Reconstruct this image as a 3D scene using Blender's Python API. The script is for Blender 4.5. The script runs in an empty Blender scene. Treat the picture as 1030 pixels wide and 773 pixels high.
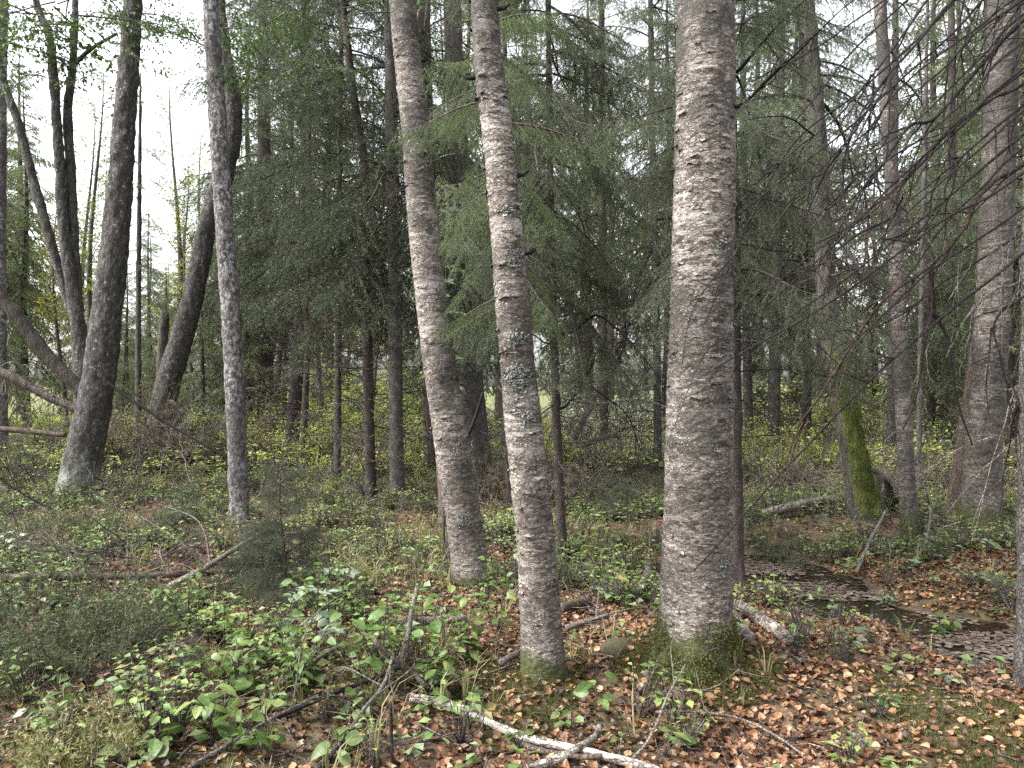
import bpy, math, random
import numpy as np
from mathutils import Matrix, Vector

R = math.radians
rng = np.random.default_rng(11)
random.seed(5)
S = bpy.context.scene
COL = S.collection

# ------------------------------------------------------------------ camera
EYE, FPX, CX, CY = 1.55, 774.0, 515.0, 386.5      # eye height, focal length and centre of the 1030x773 photograph
cam = bpy.data.objects.new('camera', bpy.data.cameras.new('camera'))
COL.objects.link(cam)
cam.location = (0, 0, EYE)
cam.rotation_euler = (R(90), 0, 0)
cam.data.sensor_width = 36
cam.data.lens = 36 * FPX / 1030
cam.data.clip_start = 0.05
cam.data.clip_end = 3000
S.camera = cam

# ------------------------------------------------------------------ sky, sun, exposure
SUN_EL, SUN_AZ = R(50), R(-105)                   # soft light from high on the left, slightly behind the camera
W = bpy.data.worlds.new('World')
S.world = W
W.use_nodes = True
wn, wl = W.node_tree.nodes, W.node_tree.links
wn.clear()
sky = wn.new('ShaderNodeTexSky')
sky.sky_type = 'NISHITA'
sky.sun_disc = False
sky.sun_elevation = SUN_EL
sky.sun_rotation = SUN_AZ
sky.air_density = 1.0
sky.dust_density = 4.0
hsv = wn.new('ShaderNodeHueSaturation')           # overcast: nearly grey
hsv.inputs['Saturation'].default_value = 0.22
bg = wn.new('ShaderNodeBackground')
bg.inputs['Strength'].default_value = 0.15
wo = wn.new('ShaderNodeOutputWorld')
wl.new(sky.outputs[0], hsv.inputs['Color'])
wl.new(hsv.outputs[0], bg.inputs['Color'])
wl.new(bg.outputs[0], wo.inputs['Surface'])
sun = bpy.data.objects.new('sun', bpy.data.lights.new('sun', 'SUN'))
COL.objects.link(sun)
sun.data.energy = 1.5
sun.data.angle = R(22)
sun.data.color = (1.0, 0.965, 0.92)
d = Vector((math.sin(SUN_AZ) * math.cos(SUN_EL), math.cos(SUN_AZ) * math.cos(SUN_EL), math.sin(SUN_EL)))
sun.rotation_euler = d.to_track_quat('Z', 'Y').to_euler()
S.view_settings.view_transform = 'Standard'
S.view_settings.look = 'None'
S.view_settings.gamma = 1
S.view_settings.exposure = 2.15
S.view_settings.use_curve_mapping = False
S.render.engine = 'CYCLES'
cy = S.cycles
cy.max_bounces = 6
cy.diffuse_bounces = 4
cy.glossy_bounces = 2
cy.transmission_bounces = 4
cy.use_denoising = False
cy.denoising_prefilter = 'FAST'
cy.sample_clamp_indirect = 6

# ------------------------------------------------------------------ noise, ground height, pixels to points
def vnoise(p, seed=0):
    p = np.asarray(p, dtype=np.float64)
    i = np.floor(p).astype(np.int64)
    f = p - i
    f = f * f * (3 - 2 * f)
    def hsh(a, b, c):
        n = (a * 374761393 + b * 668265263 + c * 2147483647 + seed * 974634777) & 0xffffffff
        n = ((n ^ (n >> 13)) * 1274126177) & 0xffffffff
        n = (n ^ (n >> 16)) & 0xffffffff
        return n / 4294967295.0
    x, y, z = i[..., 0], i[..., 1], i[..., 2]
    fx, fy, fz = f[..., 0], f[..., 1], f[..., 2]
    def lx(b, c):
        return hsh(x, b, c) * (1 - fx) + hsh(x + 1, b, c) * fx
    a = lx(y, z) * (1 - fy) + lx(y + 1, z) * fy
    b = lx(y, z + 1) * (1 - fy) + lx(y + 1, z + 1) * fy
    return a * (1 - fz) + b * fz

def fbm(p, octv=4, seed=0):
    p = np.asarray(p, dtype=np.float64)
    t, a, n = 0, 0.5, 0
    for k in range(octv):
        t = t + a * vnoise(p, seed + k)
        n += a
        a *= 0.5
        p = p * 2.03
    return t / n

def n2(x, y, s, seed=0, octv=3):
    return fbm(np.stack([x * s, y * s, np.zeros_like(x) + 3.3], -1), octv, seed)

POND = np.array([(1.75, 7.4), (2.3, 6.5), (2.65, 5.75), (3.15, 5.15), (3.6, 4.75), (4.6, 4.6)])
WATER_Z = -0.155
def pond_dist(x, y):
    dmin = np.full(np.shape(x), 1e9)
    for a, b in zip(POND[:-1], POND[1:]):
        ab = b - a
        t = np.clip(((x - a[0]) * ab[0] + (y - a[1]) * ab[1]) / (ab @ ab), 0, 1)
        dd = np.hypot(x - a[0] - t * ab[0], y - a[1] - t * ab[1])
        dmin = np.minimum(dmin, dd)
    return dmin

def gh(x, y):
    x = np.asarray(x, float); y = np.asarray(y, float)
    r = np.hypot(x, y)
    z = (n2(x, y, 0.9, 1) - 0.5) * 0.22 + (n2(x, y, 3.5, 2) - 0.5) * 0.06
    z = z * np.clip(r / 3.5, 0.3, 1.4)
    z = z + 0.13 * np.exp(-((x - 0.98) ** 2 + (y - 4.2) ** 2) / 0.16)          # hummock under the big birch
    z = z + 0.06 * np.exp(-((x - 0.15) ** 2 + (y - 4.0) ** 2) / 0.10)
    z = z + 0.10 * np.exp(-((x + 5.9) ** 2 + (y - 10.4) ** 2) / 0.8)
    pd = pond_dist(x, y) + (n2(x, y, 2.0, 9) - 0.5) * 1.1
    z = z - 0.27 * np.exp(-np.clip(pd, 0, 9) ** 2 / 0.48)
    return z

def gh1(x, y):
    return float(gh(np.array([x]), np.array([y]))[0])

def P(px, py, Y):
    return np.array([(px - CX) / FPX * Y, Y, EYE - (py - CY) / FPX * Y])

def gp(px, py, lift=0.0):
    """the spot of the ground (plus lift) seen at a pixel"""
    Y = EYE * FPX / (py - CY)
    for _ in range(12):
        x = (px - CX) / FPX * Y
        Y = (EYE - gh1(x, Y) - lift) * FPX / (py - CY)
    return P(px, py, Y)

# ------------------------------------------------------------------ mesh helpers
class G:
    """collects triangles; build() links them as ONE mesh object"""
    def __init__(s):
        s.V, s.T, s.M, s.n = [], [], [], 0
    def add(s, V, T, m=0):
        V = np.asarray(V, float).reshape(-1, 3); T = np.asarray(T, np.int64).reshape(-1, 3)
        s.V.append(V); s.T.append(T + s.n)
        s.M.append(np.full(len(T), m) if np.isscalar(m) else np.asarray(m))
        s.n += len(V)
        return s
    def arr(s):
        return np.concatenate(s.V), np.concatenate(s.T), np.concatenate(s.M)
    def mesh(s, name, mats, origin=(0, 0, 0), smooth=True):
        V, T, M = s.arr()
        V = V - np.asarray(origin, float)
        me = bpy.data.meshes.new(name)
        me.vertices.add(len(V)); me.vertices.foreach_set('co', V.astype(np.float32).ravel())
        me.loops.add(T.size); me.loops.foreach_set('vertex_index', T.astype(np.int32).ravel())
        me.polygons.add(len(T)); me.polygons.foreach_set('loop_start', np.arange(0, T.size, 3, dtype=np.int32))
        for m in (mats if isinstance(mats, (list, tuple)) else [mats]):
            me.materials.append(m)
        me.polygons.foreach_set('material_index', M.astype(np.int32))
        me.polygons.foreach_set('use_smooth', np.full(len(T), bool(smooth)))
        me.update(calc_edges=True)
        return me
    def build(s, name, mats, parent=None, origin=(0, 0, 0), smooth=True):
        o = bpy.data.objects.new(name, s.mesh(name, mats, origin, smooth))
        COL.objects.link(o)
        if parent is not None:
            o.parent = parent
        return o

def nrm(v):
    v = np.asarray(v, float)
    return v / np.maximum(np.linalg.norm(v, axis=-1, keepdims=True), 1e-9)

def tube(pts, rad, n=5, cap=True):
    pts = np.asarray(pts, float); rad = np.broadcast_to(np.asarray(rad, float), (len(pts),))
    t = nrm(np.gradient(pts, axis=0))
    a = nrm(pts[-1] - pts[0])
    ref = np.array([0.0, 0.0, 1.0]) if abs(a[2]) < 0.75 else np.array([0.0, 1.0, 0.0])
    u = nrm(np.cross(t, ref)); v = np.cross(t, u)
    th = np.arange(n) * 2 * np.pi / n
    V = pts[:, None] + rad[:, None, None] * (np.cos(th)[None, :, None] * u[:, None] + np.sin(th)[None, :, None] * v[:, None])
    k = len(pts)
    i, j = np.meshgrid(np.arange(k - 1), np.arange(n), indexing='ij')
    a0 = i * n + j; b0 = i * n + (j + 1) % n; c0 = a0 + n; d0 = b0 + n
    T = np.concatenate([np.stack([a0, d0, b0], -1).reshape(-1, 3), np.stack([a0, c0, d0], -1).reshape(-1, 3)])
    V = V.reshape(-1, 3)
    if cap:
        e = len(V)
        V = np.vstack([V, pts[0], pts[-1]])
        j = np.arange(n)
        T = np.vstack([T, np.stack([np.full(n, e), j, (j + 1) % n], -1),
                       np.stack([np.full(n, e + 1), (k - 1) * n + (j + 1) % n, (k - 1) * n + j], -1)])
    return V, T

def smooth_path(pts, step=0.05, wob=0.0, seed=0):
    """Catmull-Rom through points, resampled"""
    p = np.asarray(pts, float)
    q = np.vstack([2 * p[0] - p[1], p, 2 * p[-1] - p[-2]])
    out = []
    for k in range(1, len(q) - 2):
        n = max(2, int(np.linalg.norm(q[k + 1] - q[k]) / step))
        t = np.linspace(0, 1, n, endpoint=False)[:, None]
        a, b, c, e = q[k - 1], q[k], q[k + 1], q[k + 2]
        out.append(0.5 * (2 * b + (c - a) * t + (2 * a - 5 * b + 4 * c - e) * t ** 2 + (3 * b - a - 3 * c + e) * t ** 3))
    out.append(p[-1:])
    o = np.concatenate(out)
    if wob:
        s = np.linspace(0, len(o) * step * 4, len(o))
        for ax in range(3):
            o[:, ax] += wob * (fbm(np.stack([s, s * 0 + ax * 7.1, s * 0 + seed], -1), 3, seed) - 0.5) * 2
    return o

def bake(g, tpl, mats4):
    """instances of a template (V, T, M) baked into g; mats4 is (k,4,4)"""
    V, T, M = tpl
    A = np.asarray(mats4, float).reshape(-1, 4, 4)
    k = len(A)
    if k == 0:
        return
    W_ = np.einsum('kij,nj->kni', A[:, :3, :3], V) + A[:, None, :3, 3]
    TT = T[None] + (np.arange(k) * len(V))[:, None, None]
    g.add(W_.reshape(-1, 3), TT.reshape(-1, 3), np.tile(M, k))

def xf(loc, rz=0, ry=0, rx=0, s=1.0):
    m = Matrix.Translation(Vector([float(c) for c in loc])) @ Matrix.Rotation(rz, 4, 'Z') @ Matrix.Rotation(ry, 4, 'Y') @ Matrix.Rotation(rx, 4, 'X')
    m = m @ (Matrix.Diagonal((s[0], s[1], s[2], 1)) if isinstance(s, (tuple, list)) else Matrix.Scale(s, 4))
    return np.array(m)

def tag(o, label=None, cat=None, group=None, kind=None):
    if label: o['label'] = label
    if cat: o['category'] = cat
    if group: o['group'] = group
    if kind: o['kind'] = kind
    return o

def empty(name, loc, label, cat, group=None, rz=0):
    o = bpy.data.objects.new(name, None)
    COL.objects.link(o)
    o.empty_display_size = 0.2
    o.location = [float(c) for c in loc]
    o.rotation_euler = (0, 0, rz)
    return tag(o, label, cat, group)

def child(name, mesh, parent, M=None):
    o = bpy.data.objects.new(name, mesh)
    COL.objects.link(o)
    o.parent = parent
    if M is not None:
        o.matrix_local = Matrix([list(r) for r in np.asarray(M)])
    return o

# ------------------------------------------------------------------ materials
class NT:
    def __init__(s, name):
        s.m = bpy.data.materials.new(name)
        s.m.use_nodes = True
        s.n, s.l = s.m.node_tree.nodes, s.m.node_tree.links
        s.b = s.n['Principled BSDF']; s.o = s.n['Material Output']
        s.b.inputs['Specular IOR Level'].default_value = 0.25
        s.co = s.n.new('ShaderNodeTexCoord').outputs['Object']
    def L(s, a, b): s.l.new(a, b)
    def map(s, sc, rot=(0, 0, 0)):
        m = s.n.new('ShaderNodeMapping'); m.inputs['Scale'].default_value = sc; m.inputs['Rotation'].default_value = rot
        s.L(s.co, m.inputs['Vector']); return m.outputs[0]
    def noise(s, sc=(1, 1, 1), scale=5, detail=4, rough=0.6, dist=0.0):
        t = s.n.new('ShaderNodeTexNoise'); s.L(s.map(sc), t.inputs['Vector'])
        t.inputs['Scale'].default_value = scale; t.inputs['Detail'].default_value = detail
        t.inputs['Roughness'].default_value = rough; t.inputs['Distortion'].default_value = dist
        return t.outputs[0]
    def vor(s, sc=(1, 1, 1), scale=5, feat='F1', out=0, rand=1):
        t = s.n.new('ShaderNodeTexVoronoi'); s.L(s.map(sc), t.inputs['Vector']); t.feature = feat
        t.inputs['Scale'].default_value = scale; t.inputs['Randomness'].default_value = rand
        return t.outputs[out]
    def ramp(s, fac, stops, interp='LINEAR'):
        r = s.n.new('ShaderNodeValToRGB'); r.color_ramp.interpolation = interp
        e = r.color_ramp.elements
        while len(e) < len(stops): e.new(0.5)
        for el, (p, c) in zip(e, stops):
            el.position = p; el.color = (*c, 1) if not np.isscalar(c) else (c, c, c, 1)
        s.L(fac, r.inputs[0]); return r.outputs[0]
    def mix(s, fac, a, b, mode='MIX'):
        m = s.n.new('ShaderNodeMix'); m.data_type = 'RGBA'; m.blend_type = mode
        for v, i in ((fac, 0), (a, 6), (b, 7)):
            if hasattr(v, 'links'): s.L(v, m.inputs[i])
            else: m.inputs[i].default_value = v if np.isscalar(v) else (*v, 1)
        return m.outputs[2]
    def math(s, op, a, b=0.0):
        m = s.n.new('ShaderNodeMath'); m.operation = op
        for v, i in ((a, 0), (b, 1)):
            if hasattr(v, 'links'): s.L(v, m.inputs[i])
            else: m.inputs[i].default_value = v
        return m.outputs[0]
    def sep(s):
        x = s.n.new('ShaderNodeSeparateXYZ'); s.L(s.co, x.inputs[0]); return x.outputs
    def island(s):
        return s.n.new('ShaderNodeNewGeometry').outputs['Random Per Island']
    def sepc(s, c):
        x = s.n.new('ShaderNodeSeparateColor'); s.L(c, x.inputs[0]); return x.outputs[0]
    def orand(s):
        return s.n.new('ShaderNodeObjectInfo').outputs['Random']
    def bump(s, h, strength=0.5, dist=0.01):
        b = s.n.new('ShaderNodeBump'); b.inputs['Strength'].default_value = strength; b.inputs['Distance'].default_value = dist
        s.L(h, b.inputs['Height']); s.L(b.outputs[0], s.b.inputs['Normal'])
    def done(s, col, rough=0.85):
        if hasattr(col, 'links'): s.L(col, s.b.inputs['Base Color'])
        else: s.b.inputs['Base Color'].default_value = (*col, 1)
        s.b.inputs['Roughness'].default_value = rough
        return s.m
    def leafy(s, col, trans=0.35, rough=0.55, tint=(1.1, 1.25, 0.6)):
        """thin leaf: part of the light comes through"""
        s.done(col, rough)
        tr = s.n.new('ShaderNodeBsdfTranslucent'); s.L(s.mix(1.0, col, tint, 'MULTIPLY'), tr.inputs[0])
        mx = s.n.new('ShaderNodeMixShader'); mx.inputs[0].default_value = trans
        s.L(s.b.outputs[0], mx.inputs[1]); s.L(tr.outputs[0], mx.inputs[2]); s.L(mx.outputs[0], s.o.inputs[0])
        return s.m

def birch_bark(name, pale=1.0, dark=0.5, moss_h=0.0, warm=1.0, plate=34):
    """old birch: small pale plates split by short dark cracks, black crusts, pale peeled bands"""
    s = NT(name)
    base = s.co
    nz = s.n.new('ShaderNodeTexNoise'); s.L(base, nz.inputs['Vector']); nz.inputs['Scale'].default_value = 16; nz.inputs['Detail'].default_value = 4
    vm = s.n.new('ShaderNodeVectorMath'); vm.operation = 'MULTIPLY_ADD'
    s.L(nz.outputs['Color'], vm.inputs[0]); vm.inputs[1].default_value = (0.05, 0.05, 0.035); s.L(base, vm.inputs[2])
    s.co = vm.outputs[0]
    edge = s.vor((1, 1, 2.4), plate, 'DISTANCE_TO_EDGE')
    cell = s.sepc(s.vor((1, 1, 2.4), plate, 'F1', 'Color'))
    edge2 = s.vor((1, 1, 5.0), plate * 0.45, 'DISTANCE_TO_EDGE')
    s.co = base
    crust = s.noise((1, 1, 1.2), 3.6, 10, 0.72)
    bands = s.noise((1, 1, 5), 3.2, 5, 0.6, 0.2)
    fine = s.noise((1, 1, 1.6), 95, 5, 0.75)
    mott = s.noise((1, 1, 1.5), 24, 6, 0.7)
    p = pale
    tone = s.math('ADD', s.math('MULTIPLY', cell, 0.28), s.math('ADD', s.math('MULTIPLY', mott, 0.5), s.math('MULTIPLY', bands, 0.42)))
    c = s.ramp(tone, [(0.40, (0.066 * p, 0.052 * p, 0.042 * p)), (0.50, (0.16 * p, 0.132 * p * warm, 0.108 * p * warm)), (0.59, (0.265 * p, 0.225 * p, 0.188 * p)), (0.70, (0.375 * p, 0.332 * p, 0.288 * p)), (0.84, (0.50 * p, 0.468 * p, 0.43 * p))])
    rough_zone = s.ramp(s.noise((1, 1, 0.8), 2.3, 4, 0.6), [(0.38, 0.25), (0.58, 1.0)])
    cr = s.math('MULTIPLY', s.ramp(edge, [(0.025, 1.0), (0.115, 0.0)]), rough_zone)
    c = s.mix(cr, c, (0.04, 0.033, 0.028))
    ln = s.math('MULTIPLY', s.ramp(edge2, [(0.012, 0.95), (0.055, 0.0)]), s.ramp(s.noise((1, 1, 2), 11, 4), [(0.44, 0.0), (0.54, 1.0)]))
    c = s.mix(ln, c, (0.03, 0.025, 0.022))
    peel = s.math('MULTIPLY', s.ramp(s.noise((1, 1, 7), 4.5, 6, 0.6, 0.3), [(0.53, 0.0), (0.60, 0.85)]), s.ramp(s.noise((1, 1, 1), 1.7, 3), [(0.42, 0.1), (0.58, 1.0)]))
    c = s.mix(peel, c, s.ramp(mott, [(0.35, (0.36 * p, 0.32 * p, 0.285 * p)), (0.65, (0.62 * p, 0.585 * p, 0.555 * p))]))
    stain = s.ramp(s.noise((1, 1, 0.6), 1.4, 6, 0.65), [(0.40, 0.45), (0.56, 1.15)])
    c = s.mix(1.0, c, stain, 'MULTIPLY')
    lo = 0.70 - 0.26 * dark
    crust = s.math('ADD', crust, s.ramp(s.math('DIVIDE', s.sep()[2], 4.0), [(0.62, 0.0), (0.82, 0.085)]))
    ck = s.ramp(s.math('ADD', crust, s.math('MULTIPLY', s.math('SUBTRACT', fine, 0.5), 0.55)), [(lo - 0.03, 0.0), (lo + 0.05, 0.9)])
    c = s.mix(ck, c, s.ramp(fine, [(0.35, (0.022, 0.021, 0.019)), (0.7, (0.10, 0.092, 0.08))]))
    spots = s.ramp(s.vor((1, 1, 1.4), 30), [(0.10, 0.8), (0.2, 0.0)])
    spots = s.math('MULTIPLY', spots, s.ramp(s.noise((1, 1, 1), 3.1, 3), [(0.54, 0.0), (0.62, 1.0)]))
    c = s.mix(spots, c, (0.46, 0.46, 0.45))
    if moss_h:
        z = s.sep()[2]
        ms = s.math('ADD', s.math('DIVIDE', z, moss_h), s.math('MULTIPLY', s.math('SUBTRACT', s.noise((1, 1, 0.7), 7, 6, 0.7), 0.5), 2.2))
        c = s.mix(s.ramp(ms, [(0.55, 1.0), (0.95, 0.0)]), c, s.ramp(fine, [(0.3, (0.03, 0.033, 0.012)), (0.7, (0.09, 0.10, 0.035))]))
    h = s.math('ADD', s.math('MULTIPLY', s.ramp(edge, [(0.0, 0.0), (0.10, 1.0)]), 0.5), s.math('MULTIPLY', cell, 0.5))
    h = s.math('ADD', h, s.math('MULTIPLY', s.ramp(edge2, [(0.0, 0.0), (0.05, 1.0)]), 0.5))
    h = s.math('ADD', h, s.math('MULTIPLY', fine, 0.45))
    s.bump(h, 0.85, 0.0075)
    return s.done(c, 0.8)

def rough_bark(name, lo, hi, lich=(0.4, 0.41, 0.39), lich_amt=0.5, plates=16, stretch=0.35, moss=None, base_lich=None):
    s = NT(name)
    base = s.co
    nz = s.n.new('ShaderNodeTexNoise'); s.L(base, nz.inputs['Vector']); nz.inputs['Scale'].default_value = plates * 0.8; nz.inputs['Detail'].default_value = 5
    vm = s.n.new('ShaderNodeVectorMath'); vm.operation = 'MULTIPLY_ADD'
    s.L(nz.outputs['Color'], vm.inputs[0]); vm.inputs[1].default_value = (1.1 / plates, 1.1 / plates, 1.6 / plates); s.L(base, vm.inputs[2])
    s.co = vm.outputs[0]
    v = s.vor((1, 1, stretch), plates * 1.9, 'DISTANCE_TO_EDGE')
    s.co = base
    n = s.noise((1, 1, stretch), 14, 8, 0.68, 0.4)
    fine = s.noise((1, 1, 0.8), 60, 4, 0.7)
    c = s.ramp(n, [(0.30, tuple(0.45 * a for a in lo)), (0.5, lo), (0.72, hi)])
    c = s.mix(s.ramp(v, [(0.01, 0.7), (0.12, 0.0)]), c, tuple(0.4 * a for a in lo))
    ls = s.ramp(s.noise((1, 1, 0.8), 22, 6, 0.7), [(0.66 - 0.16 * lich_amt, 0.0), (0.76 - 0.16 * lich_amt, 0.9)])
    ls = s.math('MULTIPLY', ls, s.ramp(s.noise((1, 1, 0.5), 2.6, 3), [(0.36, 0.1), (0.62, 1.0)]))
    c = s.mix(ls, c, lich)
    if base_lich:
        z = s.sep()[2]
        k = s.math('ADD', s.math('DIVIDE', z, base_lich[0]), s.math('MULTIPLY', s.math('SUBTRACT', s.noise((1, 1, 0.7), 6, 6, 0.75), 0.5), 2.4))
        c = s.mix(s.ramp(k, [(0.1, 0.75), (0.8, 0.0)]), c, base_lich[1])
    if moss:                                       # (z from, z to, side) moss growing on one side
        o = s.sep()
        nn_ = s.n.new('ShaderNodeNewGeometry'); dt = s.n.new('ShaderNodeVectorMath'); dt.operation = 'DOT_PRODUCT'
        s.L(nn_.outputs['Normal'], dt.inputs[0]); dt.inputs[1].default_value = (0.6, -0.8, 0)
        band = s.math('ADD', s.math('MULTIPLY', s.math('SUBTRACT', s.noise((1, 1, 0.5), 5, 6, 0.7), 0.5), 2.0), s.math('MULTIPLY', dt.outputs['Value'], moss[2]))
        zz = s.math('MULTIPLY', s.ramp(s.math('DIVIDE', o[2], moss[1]), [(0.86, 1.0), (1.0, 0.0)]), s.ramp(band, [(-0.15, 0.0), (0.3, 1.0)]))
        c = s.mix(zz, c, s.ramp(fine, [(0.3, (0.05, 0.062, 0.014)), (0.7, (0.13, 0.15, 0.035))]))
    h = s.math('ADD', s.math('MULTIPLY', s.ramp(v, [(0.0, 0.0), (0.14, 1.0)]), 0.6), n)
    h = s.math('ADD', h, s.math('MULTIPLY', fine, 0.3))
    s.bump(h, 0.9, 0.014)
    return s.done(c, 0.88)

def leaf_mat(name, stops, trans=0.35, rough=0.5, var=0.35, tint=(1.1, 1.25, 0.6), spec=0.3, mott=0.0):
    s = NT(name)
    c = s.ramp(s.island(), stops)
    k = s.ramp(s.noise((1, 1, 1), 1.3, 3), [(0.3, 1 - var), (0.7, 1 + var)])
    c = s.mix(1.0, c, k, 'MULTIPLY')
    if mott:                                       # blotches and small brown spots on each leaf
        c = s.mix(1.0, c, s.ramp(s.noise((1, 1, 1), 45, 4, 0.7), [(0.3, 1 - mott), (0.7, 1 + mott)]), 'MULTIPLY')
        c = s.mix(s.ramp(s.noise((1, 1, 1), 75, 3, 0.6), [(0.66, 0.0), (0.74, 0.7)]), c, (0.10, 0.07, 0.03))
    s.b.inputs['Specular IOR Level'].default_value = spec
    return s.leafy(c, trans, rough, tint)

def ev(*cols):
    return [(i / max(1, len(cols) - 1), c) for i, c in enumerate(cols)]

M = {}
M['birch'] = birch_bark('birch_bark', 0.75, 0.66, 0.17)
M['birch_b'] = birch_bark('birch_bark_grey', 0.74, 0.42, 0.10, 1.0, 46)
M['birch_c'] = birch_bark('birch_bark_pinkish', 0.74, 0.42, 0.14, 1.0, 42)
M['birch_far'] = birch_bark('birch_bark_dirty', 0.50, 0.6, 0.3)
M['alder'] = rough_bark('alder_bark', (0.064, 0.059, 0.053), (0.147, 0.139, 0.130), lich_amt=0.55, base_lich=(0.6, (0.280, 0.301, 0.266)))
M['alder_pale'] = rough_bark('lichened_bark', (0.083, 0.075, 0.071), (0.160, 0.150, 0.144), (0.319, 0.312, 0.312), 1.15)
M['spruce'] = rough_bark('spruce_bark', (0.064, 0.050, 0.044), (0.126, 0.108, 0.097), (0.223, 0.223, 0.200), 0.15, 34, 0.6)
M['spruce_grey'] = rough_bark('spruce_bark_grey', (0.079, 0.071, 0.065), (0.158, 0.146, 0.134), (0.262, 0.269, 0.238), 0.45, 28, 0.6)
M['mossy'] = rough_bark('mossy_bark', (0.079, 0.071, 0.063), (0.158, 0.145, 0.129), (0.231, 0.231, 0.205), 0.3, 20, 0.12, moss=(0, 2.0, 0.7))
M['snag'] = rough_bark('snag_bark', (0.070, 0.057, 0.049), (0.154, 0.130, 0.108), (0.266, 0.224, 0.189), 0.5, 12, 0.2)
M['snag_dark'] = rough_bark('dark_snag_bark', (0.038, 0.031, 0.026), (0.083, 0.068, 0.056), (0.165, 0.128, 0.098), 0.35, 14, 0.2)
M['deadwood'] = rough_bark('grey_deadwood', (0.122, 0.108, 0.097), (0.238, 0.216, 0.194), (0.302, 0.295, 0.274), 0.5, 30, 0.4)
M['brownwood'] = rough_bark('brown_deadwood', (0.090, 0.069, 0.056), (0.180, 0.146, 0.120), (0.225, 0.210, 0.188), 0.2, 30, 0.4)
M['darkwood'] = rough_bark('dark_twig_bark', (0.018, 0.014, 0.014), (0.038, 0.031, 0.027), (0.082, 0.076, 0.066), 0.15, 40, 0.5)
M['redwood'] = rough_bark('reddish_twig_bark', (0.039, 0.024, 0.018), (0.079, 0.050, 0.037), (0.105, 0.089, 0.074), 0.15, 40, 0.5)
M['paletwig'] = rough_bark('pale_twig_bark', (0.180, 0.154, 0.131), (0.315, 0.277, 0.240), (0.375, 0.360, 0.330), 0.3, 40, 0.5)
M['twig'] = rough_bark('dead_twig', (0.105, 0.088, 0.078), (0.20, 0.172, 0.152), (0.28, 0.28, 0.25), 0.4, 40, 0.5)
M['whitebirch'] = birch_bark('birch_branch_bark', 0.95, 0.15)
M['needle'] = leaf_mat('spruce_needles', ev((0.086, 0.104, 0.078), (0.116, 0.134, 0.095), (0.146, 0.161, 0.113)), 0.5, 0.5, 0.3, (1.05, 1.15, 0.75))
M['needle_dark'] = leaf_mat('dark_spruce_needles', ev((0.051, 0.065, 0.050), (0.072, 0.087, 0.063), (0.098, 0.110, 0.079)), 0.4, 0.5, 0.3)
M['needle_fresh'] = leaf_mat('green_spruce_needles', ev((0.079, 0.105, 0.067), (0.106, 0.135, 0.078), (0.132, 0.160, 0.099)), 0.5, 0.5, 0.3)
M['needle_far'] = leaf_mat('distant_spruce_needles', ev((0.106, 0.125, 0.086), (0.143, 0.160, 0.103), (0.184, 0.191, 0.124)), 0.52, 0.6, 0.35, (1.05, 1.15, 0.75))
M['needle_dry'] = leaf_mat('dry_brown_needles', ev((0.13, 0.095, 0.068), (0.20, 0.155, 0.11), (0.13, 0.125, 0.07)), 0.2, 0.7, 0.3)
M['alder_leaf'] = leaf_mat('alder_leaves', ev((0.040, 0.071, 0.024), (0.055, 0.090, 0.031), (0.090, 0.123, 0.044)), 0.35, 0.45, 0.3)
M['birch_leaf'] = leaf_mat('pale_birch_leaves', ev((0.12, 0.15, 0.05), (0.18, 0.20, 0.06), (0.27, 0.25, 0.08)), 0.45, 0.5, 0.25)
M['yellow_leaf'] = leaf_mat('yellowing_birch_leaves', ev((0.22, 0.21, 0.06), (0.33, 0.29, 0.08), (0.25, 0.25, 0.1)), 0.45, 0.5, 0.2)
M['herb'] = leaf_mat('herb_leaves', ev((0.058, 0.094, 0.025), (0.094, 0.142, 0.044), (0.141, 0.196, 0.069), (0.187, 0.240, 0.142)), 0.3, 0.42, 0.25, spec=0.28, mott=0.35)
M['sapling'] = leaf_mat('sapling_leaves', ev((0.053, 0.097, 0.023), (0.083, 0.137, 0.037), (0.121, 0.188, 0.063), (0.194, 0.233, 0.067)), 0.35, 0.38, 0.2, spec=0.28, mott=0.35)
M['rowan'] = leaf_mat('grey_green_leaflets', ev((0.102, 0.145, 0.093), (0.145, 0.187, 0.128), (0.196, 0.238, 0.170)), 0.3, 0.4, 0.15, spec=0.28, mott=0.35)
M['bilberry'] = leaf_mat('bilberry_leaves', ev((0.068, 0.122, 0.035), (0.110, 0.186, 0.048), (0.193, 0.258, 0.076), (0.221, 0.158, 0.068)), 0.3, 0.5, 0.3)
M['bush'] = leaf_mat('bright_bush_leaves', ev((0.187, 0.230, 0.065), (0.288, 0.331, 0.094), (0.418, 0.432, 0.144)), 0.4, 0.5, 0.25)
M['willow'] = leaf_mat('silvery_willow_leaves', ev((0.207, 0.253, 0.172), (0.299, 0.345, 0.253), (0.414, 0.448, 0.368)), 0.3, 0.4, 0.15, (1, 1.1, 0.8), 0.5)
M['grass'] = leaf_mat('grass_blades', ev((0.08, 0.09, 0.035), (0.13, 0.14, 0.055), (0.22, 0.20, 0.10), (0.28, 0.23, 0.15)), 0.3, 0.55, 0.3)
M['meadow'] = leaf_mat('bright_meadow_grass', ev((0.230, 0.265, 0.069), (0.333, 0.356, 0.115), (0.425, 0.414, 0.184), (0.414, 0.356, 0.230)), 0.4, 0.55, 0.2)
M['heather'] = leaf_mat('heath_sprigs', ev((0.035, 0.052, 0.026), (0.055, 0.075, 0.036), (0.085, 0.10, 0.05), (0.09, 0.075, 0.05)), 0.3, 0.6, 0.25)
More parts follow.
